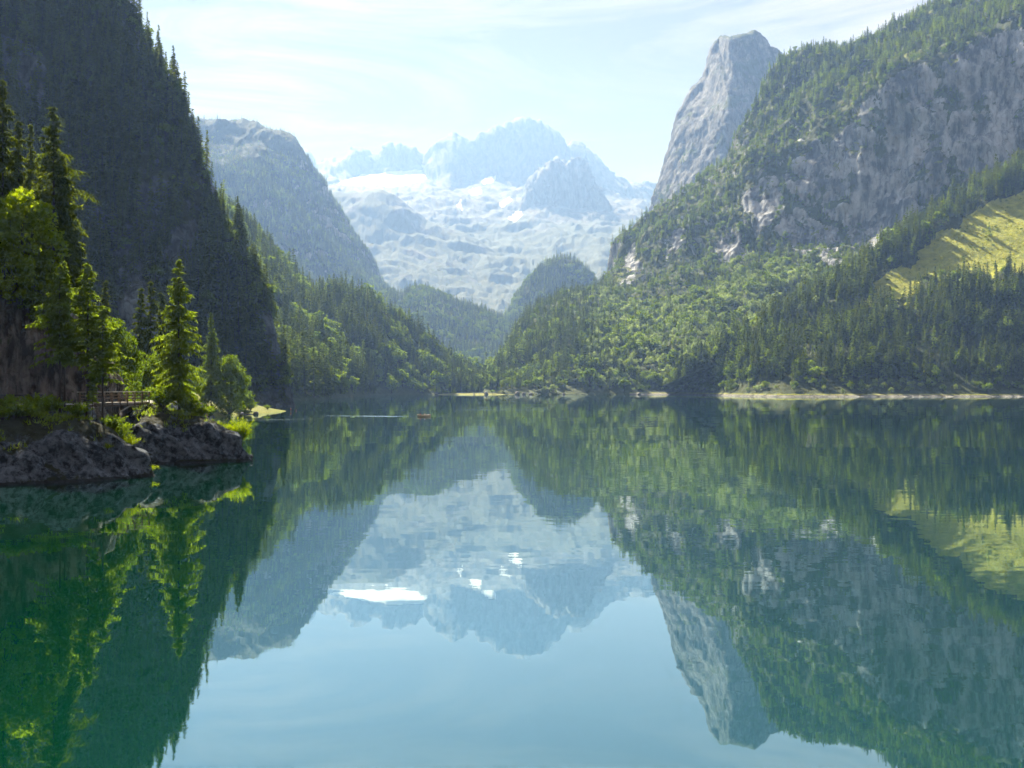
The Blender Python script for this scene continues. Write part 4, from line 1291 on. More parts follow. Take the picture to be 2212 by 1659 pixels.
# --- gravel road along the shore
M['gravel'] = plain_mat('road_gravel', (0.26, 0.25, 0.23), (0.42, 0.40, 0.37), 2.5, 0.95, 8.0)
def road():
    pts = []
    for i in range(len(ROAD) - 1):
        a, b = np.array(ROAD[i]), np.array(ROAD[i + 1])
        n = max(2, int(np.linalg.norm(b - a) / 1.0))
        pts += [a + (b - a) * t for t in np.linspace(0, 1, n, endpoint=False)]
    pts = np.array(pts + [np.array(ROAD[-1])])
    ker = np.ones(9) / 9
    pp = np.pad(pts, ((4, 4), (0, 0)), mode='edge')
    pts = np.stack([np.convolve(pp[:, k], ker, 'valid') for k in range(2)], 1)
    t = unit(np.gradient(pts, axis=0)); nrm = np.stack([-t[:, 1], t[:, 0]], 1)
    rows = []
    for o, dz in ((-1.45, -0.15), (-1.3, 0.03), (-0.4, 0.06), (0.4, 0.06), (1.3, 0.03), (1.45, -0.15)):
        q = pts + nrm * o
        rows.append(np.concatenate([q, np.full((len(q), 1), ROAD_Z + 0.10 + dz)], 1))
    G = np.stack(rows)
    i = np.arange(G.shape[0] * G.shape[1]).reshape(G.shape[:2])
    F = np.stack([i[:-1, :-1], i[:-1, 1:], i[1:, 1:], i[1:, :-1]], -1).reshape(-1, 4)
    link('road', mesh_np('road', G.reshape(-1, 3), F, M['gravel'], True), kind='structure', label='pale gravel road along the lake shore', cat='road')
road()

# --- rock wall beside the road, with the wooded hill above it
M['wall_rock'] = terrain_mat('brown_rock', (0.030, 0.027, 0.025), (0.19, 0.17, 0.15), (0.016, 0.022, 0.009), (0.045, 0.055, 0.018), 3.0)
def rock_wall():
    base = [(-150, 100), (-105, 118), (-85, 128), (-72, 135), (-65, 139.5), (-60, 143), (-56.5, 147), (-57, 153), (-64, 166), (-82, 200), (-100, 235)]
    tops = [26, 26, 26, 25.5, 25, 22, 15, 14, 15, 20, 22]
    def row(inl, zf, z_add=0.0):
        out = []
        for k, (x, y) in enumerate(base):
            # inland direction: away from the lake
            nx, ny = -0.62, 0.78
            if k >= 7: nx, ny = -0.95, 0.2
            if k == 6: nx, ny = -0.85, 0.5
            zz = 7.0 + (tops[k] - 7.0) * zf + z_add
            out.append((x + nx * inl, y + ny * inl, zz))
        return out
    rows = [row(0.3, -0.12), row(0.0, 0.0), row(0.2, 0.12), row(0.9, 0.3), row(0.4, 0.45), row(0.9, 0.6), row(1.6, 0.75), row(2.2, 0.88), row(3.8, 1.0), row(9, 1.0, 2.5), row(25, 1.0, 9), row(60, 1.0, 26), row(120, 1.0, 60)]
    nv, nu = 150, 280
    G = loft(rows, nu, nv, mode='idx')
    # put most of the vertices of the strip into the part beside the road
    N = grid_normals(G)
    r = ridged(G / np.array([5, 5, 9.0]), 5, 231) * 0.9 + fbm(G / 2.0, 4, 233) * 0.5
    bl = np.round(2 * fbm(G / np.array([3, 3, 4.0]), 2, 235)) / 2 * 0.7
    G = G + N * (r + bl)[..., None]
    N = grid_normals(G)
    veg = np.clip(-0.05 + 1.3 * smooth(0.35, 0.7, N[..., 2]) + 0.6 * fbm(G / 4, 4, 237), 0, 1)
    link('rock_wall', grid_mesh('rock_wall', G, M['wall_rock'], {'veg': veg}), kind='structure',
         label='brown overhanging rock wall beside the lakeside road', cat='rock face')
    return G
G_WALL = rock_wall()

# ------------------------------------------------------------------ individual trees
def tree_meshes(tag, cr, tr, leafm, barkm):
    return mesh_np(tag + '_crown', cr[0], cr[1], leafm), mesh_np(tag + '_trunk', tr[0], tr[1], barkm)

def plant(name, label, cat, pair, loc, height, rotz=0.0, width=1.0, group=None, tilt=(0, 0)):
    t = thing(name, label, cat, loc, rotz, group)
    t.rotation_euler = (tilt[0], tilt[1], rotz)
    t.scale = (height * width, height * width, height)
    link('trunk', pair[1], t)
    link('crown', pair[0], t)
    return t

NEAR = {}
for k in range(3):
    NEAR['larch', k] = tree_meshes('larch', *conifer(300 + k, 1, 0.17, 40, 5, 9, 0.12, 0.20, 0.42, 0.046, 0.0068, shape='larch', sub=3, ragged=0.42, bend=0.006 * (k - 1), hang=0.5), M['larch'], M['bark'])
for k in range(2):
    NEAR['tall_larch', k] = tree_meshes('tall_larch', *conifer(320 + k, 1, 0.17, 24, 4, 9, 0.38, 0.20, 0.30, 0.048, 0.0075, shape='larch', sub=3, ragged=0.6, bend=0.01 * (k - 0.5), hang=0.4), M['larch'], M['bark'])
for k in range(3):
    NEAR['spruce', k] = tree_meshes('spruce', *conifer(340 + k, 1, 0.17, 34, 5, 9, 0.10, 0.14, 0.50, 0.044, 0.0085, sub=3, ragged=0.45, bend=0.004 * (k - 1), hang=0.6), M['spruce'], M['bark'])
NEAR['bare_spruce', 0] = tree_meshes('bare_spruce', *conifer(360, 1, 0.13, 26, 5, 8, 0.40, 0.20, 0.40, 0.045, 0.0045, sub=3, ragged=0.7, shape='larch', hang=0.5), M['spruce'], M['bark'])
for k in range(3):
    NEAR['broad', k] = tree_meshes('broadleaf', *broadleaf(380 + k, 1, 0.36 + 0.04 * k, 80, 110, 0.024, 0.06, 0.55, 0.10), M['broad'], M['bark'])
for k in range(2):
    NEAR['bushy', k] = tree_meshes('bushy_tree', *broadleaf(385 + k, 1, 0.38, 120, 90, 0.024, -0.06, 0.6, 0.095, even=True, crown_pow=0.9), M['broad'], M['bark'])
NEAR['yellow', 0] = tree_meshes('yellow_tree', *broadleaf(390, 1, 0.42, 130, 60, 0.030, -0.03, 0.75, 0.075, even=True), M['broad_yellow'], M['bark'])
for k in range(5):
    NEAR['cliff_spruce', k] = tree_meshes('cliff_spruce', *conifer(400 + k, 1, 0.12 + 0.018 * k, 26, 7, 4, 0.06, 0.10, 0.55, 0.062, 0.013, ragged=0.5, hang=0.6), M['spruce'], M['bark'])
for k in range(3):
    NEAR['cliff_broad', k] = tree_meshes('cliff_broadleaf', *broadleaf(420 + k, 1, 0.40, 26, 40, 0.055, 0.15, 0.65, 0.15), M['broad'], M['bark'])
NEAR['pine', 0] = tree_meshes('ragged_pine', *conifer(440, 1, 0.16, 15, 5, 5, 0.22, 0.25, 0.30, 0.06, 0.014, shape='larch', ragged=0.8), M['spruce'], M['bark'])

def on_ground(px, d, z=None):
    x = X_of(px, d)
    return (x, d, gz(x, d) - 0.15 if z is None else z)

def height_to(py_top, d, z0):
    return CAM_Z + (HORIZON - py_top) * d / FPX - z0

def spot(px, d, py_top, z=None):
    l = on_ground(px, d, z)
    return l, height_to(py_top, d, l[2])

FG = [
    # name, label, mesh, px, d, py_top, z, width, rot
    ('larch_tree', 'tall sunlit larch standing alone on the rocky point right of the footbridge', ('larch', 0), 388, 148, 560, None, 0.98, 0.4),
    ('larch_tree', 'slim larch with a bare trunk, first of the row beside the road', ('tall_larch', 0), 130, 122, 574, None, 0.95, 1.2),
    ('larch_tree', 'slim larch close beside the first bare trunked larch of the road row', ('tall_larch', 1), 140, 123, 566, None, 0.9, 2.7),
    ('larch_tree', 'bright airy larch with a straight dark trunk left of the footbridge', ('tall_larch', 1), 188, 121, 570, None, 1.15, 0.2),
    ('larch_tree', 'thin young larch just before the left end of the footbridge railing', ('tall_larch', 1), 222, 120, 665, None, 1.2, 5.0),
    ('larch_sapling', 'slender sapling between the two trunks left of the footbridge', ('tall_larch', 0), 200, 119.5, 800, None, 0.9, 3.3),
    ('spruce_tree', 'pointed spruce rising behind the bright larch and the broadleaf tree', ('spruce', 0), 229, 172, 606, None, 0.9, 1.0),
    ('spruce_tree', 'dark pointed spruce, tallest of the clump left of the lone larch', ('spruce', 1), 326, 240, 608, None, 0.85, 0.5),
    ('spruce_tree', 'lighter spruce on the left of the dark clump beside the lone larch', ('spruce', 2), 305, 244, 622, None, 0.95, 2.2),
    ('spruce_tree', 'spruce half hidden between the dark clump and the lone larch', ('spruce', 0), 348, 250, 632, None, 0.95, 4.0),
    ('larch_tree', 'greyish larch behind the right side of the lone larch on the point', ('larch', 1), 456, 362, 675, None, 0.75, 2.0),
    ('spruce_tree', 'tallest spruce above the rock wall at the left edge', ('spruce', 1), 6, 150, 172, 24.5, 0.80, 0.0),
    ('spruce_tree', 'spruce second from the left edge above the rock wall', ('spruce', 2), 40, 155, 262, 25.0, 0.95, 1.7),
    ('spruce_tree', 'thin dark topped spruce between the big spruces above the rock wall', ('spruce', 0), 66, 152, 268, 25.0, 0.65, 2.9),
    ('spruce_tree', 'tall spruce with a long bare trunk and thin crown above the rock wall', ('bare_spruce', 0), 116, 146, 232, 20.0, 1.15, 0.9),
    ('spruce_tree', 'dense conical spruce right of the bare trunk above the rock wall', ('spruce', 1), 134, 149, 335, 18.0, 1.05, 3.5),
    ('spruce_tree', 'broad spruce behind the yellow green tree above the rock wall', ('spruce', 0), 90, 158, 360, 24.0, 1.2, 5.1),
    ('spruce_tree', 'lower spruce at the right foot of the dense conical spruce', ('spruce', 2), 152, 152, 430, 16.0, 1.25, 0.3),
    ('broadleaf_tree', 'large bright green broadleaf tree behind the road larches', ('bushy', 1), 252, 163, 668, None, 0.80, 0.0),
    ('broadleaf_tree', 'green broadleaf tree left of the big one behind the larch trunks', ('bushy', 0), 205, 160, 735, None, 1.0, 2.0),
    ('broadleaf_tree', 'sunlit round broadleaf tree behind the right end of the footbridge', ('bushy', 0), 335, 180, 742, None, 1.0, 1.0),
    ('broadleaf_tree', 'low sunlit broadleaf tree between the footbridge and the lone larch', ('bushy', 1), 362, 176, 790, None, 1.2, 4.1),
    ('broadleaf_tree', 'wide maple like tree standing over the grassy beach', ('bushy', 1), 496, 366, 752, None, 0.98, 0.7),
    ('broadleaf_tree', 'smaller broadleaf tree left of the wide beach tree', ('bushy', 0), 440, 372, 780, None, 0.9, 2.4),
    ('broadleaf_tree', 'small tree at the right edge of the beach wood', ('bushy', 0), 528, 388, 832, None, 1.3, 3.0),
    ('broadleaf_tree', 'bright yellow green broadleaf tree above the rock wall', ('yellow', 0), 46, 140, 385, 21.5, 0.95, 0.8),
    ('broadleaf_tree', 'second yellow green tree lower on the edge of the rock wall', ('yellow', 0), 12, 138, 505, 21.0, 1.1, 2.8),
    ('broadleaf_tree', 'leafy tree overhanging the right part of the rock wall', ('bushy', 1), 84, 141, 535, 19.5, 1.0, 1.8),
]
for nm, lab, key, px, d, pyt, z, w, rot in FG:
    loc, h = spot(px, d, pyt, z)
    cat = {'larch_tree': 'tree', 'larch_sapling': 'sapling', 'spruce_tree': 'tree', 'broadleaf_tree': 'tree'}[nm]
    plant(nm, lab, cat, NEAR[key], loc, h, rot, w)

# trees of the shaded cliff: the largest as trees of their own, the rest as one wood
def cliff_trees():
    rg = np.random.default_rng(61)
    pos, px, py = LC_POS, LC_PX, LC_PY
    n = len(pos)
    edge_d = pos[:, 1]
    # close to the skyline or the nose more broadleaved trees
    sky = smooth(-70, -5, px - np.interp(py, [-100, 15, 96, 170, 258, 330, 405, 472, 530, 598, 690, 760, 845, 880], [235, 280, 318, 352, 392, 420, 446, 480, 518, 556, 588, 612, 632, 642]))
    bprob = 0.07 + 0.38 * sky
    isb = rg.uniform(size=n) < bprob
    h = rg.uniform(13, 27, n)
    h = np.where(isb, rg.uniform(6, 12, n), h)
    seen = (px > -10) & (py > -60) & (py < 875) & ~((px < 190) & (py > 330)) & ~((px < 430) & (py > 640))
    score = h / pos[:, 1] * np.where(seen, 1, 0) * rg.uniform(0.8, 1.2, n)
    ci = np.where(~isb)[0]; bi = np.where(isb)[0]
    top_c = ci[np.argsort(-score[ci])][:230]
    top_b = bi[np.argsort(-score[bi])][:60]
    for i in top_c:
        if score[i] <= 0: continue
        zone = ('on the skyline edge' if sky[i] > 0.5 else 'in the upper part' if py[i] < 280 else 'in the middle part' if py[i] < 560 else 'in the lower part')
        plant('spruce_tree', 'dark spruce among many ' + zone + ' of the steep shaded cliff', 'tree', NEAR['cliff_spruce', int(rg.integers(0, 5))],
              tuple(pos[i] - np.array([0, 0, 0.6])), float(h[i]), float(rg.uniform(0, 6.28)), float(rg.uniform(0.8, 1.2)), 'spruces ' + zone + ' of the shaded cliff')
    for i in top_b:
        if score[i] <= 0: continue
        plant('broadleaf_tree', 'small broadleaf tree clinging to the shaded cliff among spruces', 'tree', NEAR['cliff_broad', int(rg.integers(0, 3))],
              tuple(pos[i] - np.array([0, 0, 0.5])), float(h[i]), float(rg.uniform(0, 6.28)), float(rg.uniform(0.8, 1.2)), 'broadleaf trees on the shaded cliff')
    rest = np.ones(n, bool); rest[top_c] = False; rest[top_b] = False
    kd = np.where(isb, np.array(KIDX['broad'])[rg.integers(0, 3, n)], np.array(KIDX['spruce'])[rg.integers(0, 4, n)])
    forest('forest', 'dense dark spruce wood covering the steep shaded cliff', pos[rest] - np.array([0, 0, 0.4]), kd[rest], h[rest], seed=63)
cliff_trees()
for lab, key, px, py, d, pyt, w in [
        ('ragged lone pine standing clear on the skyline of the shaded cliff', ('pine', 0), 394, 262, 620, 193, 1.0),
        ('tall dark spruce standing out at the right edge of the shaded cliff', ('cliff_spruce', 0), 521, 566, 583, 448, 0.85),
        ('dark spruce below the tall one at the right edge of the shaded cliff', ('cliff_spruce', 2), 551, 626, 578, 528, 0.9),
        ('tall spruce at the top of the cliff skyline, left of a thinner one', ('cliff_spruce', 1), 302, 92, 640, 12, 0.9),
        ('thin spruce at the top of the cliff skyline beside a taller one', ('cliff_spruce', 0), 318, 112, 640, 24, 0.7),
        ('spruce leaning out of the cliff skyline under the topmost pair', ('cliff_spruce', 3), 345, 190, 630, 106, 0.75)]:
    q = P(px, py, d)
    plant('spruce_tree', lab, 'tree', NEAR[key], tuple(q), height_to(pyt, d, q[2]), 1.0, w)

# trees of the right shore: the low bushy ones at the water as trees of their own
def shore_trees():
    rg = np.random.default_rng(71)
    low = (SP_POS[:, 2] < 16) & (SP_PX > 1500) & (SP_PX < 2225)
    pale = np.isin(SP_KIND, KIDX['pale']) & low
    brd = np.isin(SP_KIND, KIDX['broad']) & low
    con = (np.isin(SP_KIND, KIDX['spruce']) | np.isin(SP_KIND, KIDX['larch'])) & low
    used = np.zeros(len(SP_POS), bool)
    srcs = {o.name: o.data for o in far_col.objects}
    names = sorted(srcs)
    for mask, nm, lab, grp, lim in ((pale, 'bushy_tree', 'pale bushy tree at the stony shore under the dark spruce slope', 'pale bushy trees on the right shore', 130),
                                   (brd, 'broadleaf_tree', 'green broadleaf tree at the shore under the dark spruce slope', 'broadleaf trees on the right shore', 70),
                                   (con, 'spruce_tree', 'conifer standing low at the shore under the dark spruce slope', 'conifers low on the right shore', 50)):
        idx = np.where(mask)[0]
        idx = idx[np.argsort(SP_POS[idx, 1])][:lim]
        for i in idx:
            t = link(nm, srcs[names[SP_KIND[i]]], None, tuple(SP_POS[i] - np.array([0, 0, 0.3])), None, lab, 'tree', grp)
            w = float(SP_H[i] * rg.uniform(0.9, 1.25))
            t.scale = (w, w, float(SP_H[i]))
            t.rotation_euler = (0, 0, float(rg.uniform(0, 6.28)))
        used[idx] = True
    forest('forest', 'dense dark spruce forest on the near slope right of the lake', SP_POS[~used] - np.array([0, 0, 0.5]), SP_KIND[~used], SP_H[~used], seed=73)
shore_trees()

# ------------------------------------------------------------------ bushes and low plants of the near shore
def bush(seed, stems=60, leaves=34, leaf=0.055, spread=0.62, narrow=0.35):
    """unit bush, 1 high: arching stems with narrow leaves along them"""
    rg = np.random.default_rng(seed)
    az = rg.uniform(0, 6.283, stems); ln = rg.uniform(0.55, 1.05, stems); lean = rg.uniform(0.05, 1.0, stems) * spread * 1.5
    t = rg.uniform(0.25, 1.0, (stems, leaves)) ** 0.8
    r = lean[:, None] * ln[:, None] * t ** 1.5 * 0.75
    z = ln[:, None] * t * np.sqrt(np.maximum(0.12, 1 - (lean[:, None] * 0.62 * t) ** 2))
    pos = np.stack([np.cos(az)[:, None] * r, np.sin(az)[:, None] * r, z], -1).reshape(-1, 3) + rg.normal(0, 0.02, (stems * leaves, 3))
    n = len(pos)
    d = unit(np.repeat(np.stack([np.cos(az) * lean, np.sin(az) * lean, np.ones(stems)], -1), leaves, 0) + rg.normal(0, 0.55, (n, 3)))
    w = unit(np.cross(d, rg.normal(0, 1, (n, 3))))
    sz = leaf * rg.uniform(0.6, 1.3, n)[:, None]
    V = np.stack([pos, pos + d * sz + w * sz * narrow, pos + d * sz * 2, pos + d * sz - w * sz * narrow], 1).reshape(-1, 3)
    q = np.arange(n) * 4
    F = np.concatenate([np.stack([q, q + 1, q + 2], 1), np.stack([q, q + 2, q + 3], 1)]).astype(np.int32)
    mb = MB()
    for i in range(0, stems, 2):
        pts = []
        for tt in (0, 0.5, 1.0):
            rr = lean[i] * ln[i] * tt ** 1.5 * 0.75
            pts.append((math.cos(az[i]) * rr, math.sin(az[i]) * rr, ln[i] * tt * math.sqrt(max(0.12, 1 - (lean[i] * 0.62 * tt) ** 2)) - (0.05 if tt == 0 else 0)))
        mb.tube(pts, [0.012, 0.008, 0.003], 3, cap=False)
    return (V, F), (np.array(mb.v), np.array(mb.f))

NEAR['willow', 0] = tree_meshes('willow_bush', *bush(501, 90, 46, 0.042, 0.62, 0.28), M['broad_yellow'], M['dead_wood'])
for k in range(3):
    NEAR['bush', k] = tree_meshes('bush', *bush(510 + k, 46, 26, 0.070, 0.75, 0.45), M['broad'], M['bark'])
NEAR['tuft', 0] = tree_meshes('grass_tuft', *bush(520, 70, 8, 0.16, 0.9, 0.09), M['broad_yellow'], M['bark'])
NEAR['tuft', 1] = tree_meshes('grass_tuft', *bush(521, 60, 8, 0.15, 1.0, 0.10), M['larch'], M['bark'])

def shrub(name, label, key, px, d, h, w=1.0, z=None, group=None, cat='bush', rot=0.0):
    x = X_of(px, d)
    zz = gz(x, d) - 0.08 if z is None else z
    t = thing(name, label, cat, (x, d, zz), rot, group)
    t.scale = (h * w, h * w, h)
    link('stems', NEAR[key][1], t)
    link('leaves', NEAR[key][0], t)
    return t

shrub('willow_bush', 'round yellow green willow bush at the tip of the rocky point', ('willow', 0), 516, 147.0, 3.9, 1.05, 1.6)
for lab, key, px, d, h, w in [
        ('dark leafy bush hiding the right end of the road guard rail', ('bush', 0), 78, 125, 2.6, 1.2),
        ('leafy bush at the foot of the two slim larches', ('bush', 1), 112, 121, 2.2, 1.3),
        ('low bush under the bright larch left of the footbridge', ('bush', 2), 168, 119.5, 1.6, 1.5),
        ('bright leafy bush hanging below the left end of the footbridge', ('bush', 0), 262, 121.5, 2.2, 1.0),
        ('sunlit bush above the end of the first rocky bank', ('bush', 1), 244, 119.5, 1.8, 1.3),
        ('bush of large leaves at the foot of the lone larch, left side', ('bush', 2), 352, 146, 2.4, 1.3),
        ('dark bush at the foot of the lone larch, right side', ('bush', 0), 408, 146, 2.3, 1.4),
        ('drooping bush on the brow of the point below the lone larch', ('bush', 1), 436, 146.5, 2.1, 1.4),
        ('bush behind the brow of the point right of the lone larch', ('bush', 2), 452, 152, 1.8, 1.2),
        ('small bush at the middle of the first rocky bank top', ('bush', 1), 60, 116, 1.5, 1.6),
        ('leafy bush on the sunny patch above the first bank', ('bush', 0), 30, 114.5, 1.7, 1.6),
        ('bush at the far left on top of the first bank', ('bush', 1), 4, 113.5, 1.5, 1.8),
        ('low bush right of the sunny patch on the first bank', ('bush', 2), 48, 115.2, 1.2, 1.7),
        ('bush by the guard rail at the left edge', ('bush', 2), 18, 121, 1.8, 1.5),
        ('leafy bush beside the right abutment of the footbridge', ('bush', 0), 338, 149, 2.6, 1.1),
        ('round bush on the beach slope left of the wide tree', ('bush', 1), 452, 341, 3.6, 1.3),
        ('round bush on the grassy spit nearest the wide beach tree', ('bush', 0), 520, 392, 4.0, 1.3),
        ('bush on the middle of the grassy spit', ('bush', 2), 541, 402, 4.2, 1.0),
        ('small dark bush near the end of the grassy spit', ('bush', 1), 578, 428, 1.9, 1.3)]:
    shrub('bush', lab, key, px, d, h, w, rot=px * 0.7)
for lab, key, px, d, h in [
        ('yellow grass tuft half way down the end of the first bank', ('tuft', 0), 281, 119.8, 1.3),
        ('yellow grass tuft at the water end of the first bank', ('tuft', 0), 322, 119.0, 1.1),
        ('upper grass tuft on the end ridge of the first bank', ('tuft', 1), 268, 120.4, 1.2),
        ('small grass tuft near the water on the first bank ridge', ('tuft', 1), 304, 119.4, 0.9),
        ('bright grass tuft on the lower edge of the rocky point', ('tuft', 0), 494, 144.0, 0.9),
        ('bright grass tuft just left of the willow bush', ('tuft', 0), 470, 146.6, 1.3),
        ('grass tuft on the brow of the rocky point', ('tuft', 1), 456, 148.4, 1.3),
        ('grass tuft on the face of the first bank', ('tuft', 1), 232, 115.6, 0.7)]:
    shrub('grass_tuft', lab, key, px, d, h, 1.1, cat='grass tuft', rot=px * 0.3)

# grass and ferns on the flat parts of the near shore: nobody could count it
def near_grass():
    rg = np.random.default_rng(81)
    G, st = G_BANK, ST_BANK
    z = G[..., 2]
    X, Y = G[..., 0], G[..., 1]
    rd = seg_dist(X, Y, ROAD)
    dens = 4.0 * smooth(0.85, 0.40, st) * smooth(1.2, 3.0, z) * smooth(1.4, 1.9, rd) * (1 - smooth(200, 400, Y) * 0.75) * (X > -86)
    dens = dens * smooth(-0.3, 0.2, fbm(G / 2.5, 3, 83))
    pos, nr, px, py, _ = scatter(G, dens, 85)
    if len(pos) > 15000: pos = pos[rg.permutation(len(pos))[:15000]]
    n = len(pos)
    per = 5
    p = np.repeat(pos, per, 0) + rg.normal(0, 0.16, (n * per, 3)) * np.array([1, 1, 0.1])
    far = np.clip(p[:, 1] / 130, 1, 3)[:, None]
    d = unit(rg.normal(0, 0.5, (n * per, 3)) + np.array([0, 0, 1.0]))
    ln = rg.uniform(0.25, 0.75, (n * per, 1)) * far ** 0.4
    w = unit(np.cross(d, rg.normal(0, 1, (n * per, 3)))) * 0.055 * far
    V, F = tri_pack(p - w, p + w, p + d * ln)
    link('grass', mesh_np('grass', V, F, M['larch']), kind='stuff', label='short grass and ferns on the near shore', cat='grass')
near_grass()

# ------------------------------------------------------------------ stones
def boulder_mesh(seed, mat, flat=0.7):
    mb = MB()
    n, m = 14, 9
    rg = np.random.default_rng(seed)
    V = [(0, 0, -1)]
    for i in range(1, m):
        a = math.pi * i / m - math.pi / 2
        for k in range(n):
            b = 2 * math.pi * k / n
            V.append((math.cos(a) * math.cos(b), math.cos(a) * math.sin(b), math.sin(a)))
    V.append((0, 0, 1))
    V = np.array(V)
    r = 1 + 0.30 * fbm(V * 1.1 + seed, 3, seed) + 0.16 * np.round(2 * fbm(V * 1.9 + seed * 2, 2, seed + 3))
    V = V * r[:, None] * np.array([1, 0.8, flat])
    F = []
    for k in range(n): F.append((0, 1 + (k + 1) % n, 1 + k))
    for i in range(m - 2):
        for k in range(n):
            a = 1 + i * n + k; b = 1 + i * n + (k + 1) % n
            F.append((a, b, b + n)); F.append((a, b + n, a + n))
    last = len(V) - 1
    for k in range(n): F.append((last, last - n + k, last - n + (k + 1) % n))
    return mesh_np('boulder', V, F, mat)
M['stone'] = plain_mat('pale_stone', (0.08, 0.08, 0.08), (0.24, 0.235, 0.22), 2.2, 0.9, 8.0, bump=0.4)
BOULDERS = [boulder_mesh(601 + k, M['stone'], 0.62 + 0.08 * k) for k in range(4)]
M['dark_stone'] = plain_mat('shaded_stone', (0.035, 0.036, 0.038), (0.13, 0.13, 0.13), 2.2, 0.9, 8.0, bump=0.6)
DARK_BOULDERS = [boulder_mesh(621 + k, M['dark_stone'], 0.9) for k in range(4)]
for lab, px, d, r, z in [
        ('grey boulder at the left end of the far shore grass', 774, 1380, 4.0, 0.6), ('largest boulder pile stone under a shrub on the far left shore', 812, 1440, 8.0, 1.0),
        ('small stone left of the far shore saplings', 838, 1452, 3.0, 0.5), ('stone before the far shore saplings', 876, 1455, 3.5, 0.5),
        ('stone at the right end of the far shore saplings', 942, 1455, 3.5, 0.5), ('dark stone on the far shore left of the domed boulder', 1024, 1458, 3.5, 0.5),
        ('domed boulder left of the lone round shrub on the far shore', 1050, 1458, 6.0, 1.0), ('big grey boulder right of the lone round shrub on the far shore', 1117, 1458, 7.5, 1.2),
        ('pale boulder beside the big grey one on the far shore', 1131, 1460, 5.0, 0.8), ('low stone at the right of the pale far shore boulder', 1146, 1460, 4.5, 0.4),
        ('pale stone on the far shore before the right hand wood', 1218, 1455, 4.0, 0.5), ('grey boulder on the grass below the pale slope', 1381, 1438, 5.0, 0.8),
        ('white stone at the very tip of the rocky point', 543, 144.5, 0.28, 0.55), ('dark stone on the waterline of the grassy spit', 553, 389, 1.0, 0.35),
        ('small dark stone near the bush on the spit shore', 523, 376, 1.0, 0.35)]:
    o = link('boulder', (DARK_BOULDERS if (d < 120) else BOULDERS)[int(px) % 4], None, (X_of(px, d), d, z), None, lab, 'rock')
    r = r * (0.62 if d > 1000 else 1.0)
    o.scale = (r, r, r); o.rotation_euler = (0, 0, px * 0.37)

# shrubs and saplings of the far shore
srcs = {o.name: o.data for o in far_col.objects}
SRC = [srcs[k] for k in sorted(srcs)]
for lab, kind, px, d, h, w in [
        ('lone round shrub on the grass of the far shore', 'shrub', 1064, 1466, 7.0, 0.8), ('shrub on top of the largest boulder at the far left shore', 'shrub', 808, 1446, 12.0, 0.5),
        ('low shrub right of the far shore saplings', 'shrub', 964, 1468, 6.0, 0.9), ('shrub at the foot of the far wood right of the pale boulder', 'pale', 1176, 1472, 12.0, 1.3),
        ('pale bushy tree at the edge of the far right wood', 'pale', 1196, 1470, 15.0, 1.2), ('low shrub among the far left shore stones', 'shrub', 850, 1462, 5.0, 0.9)]:
    o = link('shrub', SRC[KIDX[kind][0]], None, (X_of(px, d), d, 0.3), None, lab, 'shrub')
    o.scale = (h * w, h * w, h); o.rotation_euler = (0, 0, px)
rgS = np.random.default_rng(91)
for i in range(46):
    px = rgS.uniform(862, 988); d = rgS.uniform(1468, 1496)
    h = rgS.uniform(6, 11)
    o = link('spruce_sapling', SRC[KIDX['larch'][int(rgS.integers(0, 3))]], None, (X_of(px, d), d, 0.6), None,
             'young bright green conifer in the dense row on the far shore', 'sapling', 'young conifers on the far shore')
    o.scale = (h * 1.1, h * 1.1, h); o.rotation_euler = (0, 0, float(rgS.uniform(0, 6.28)))

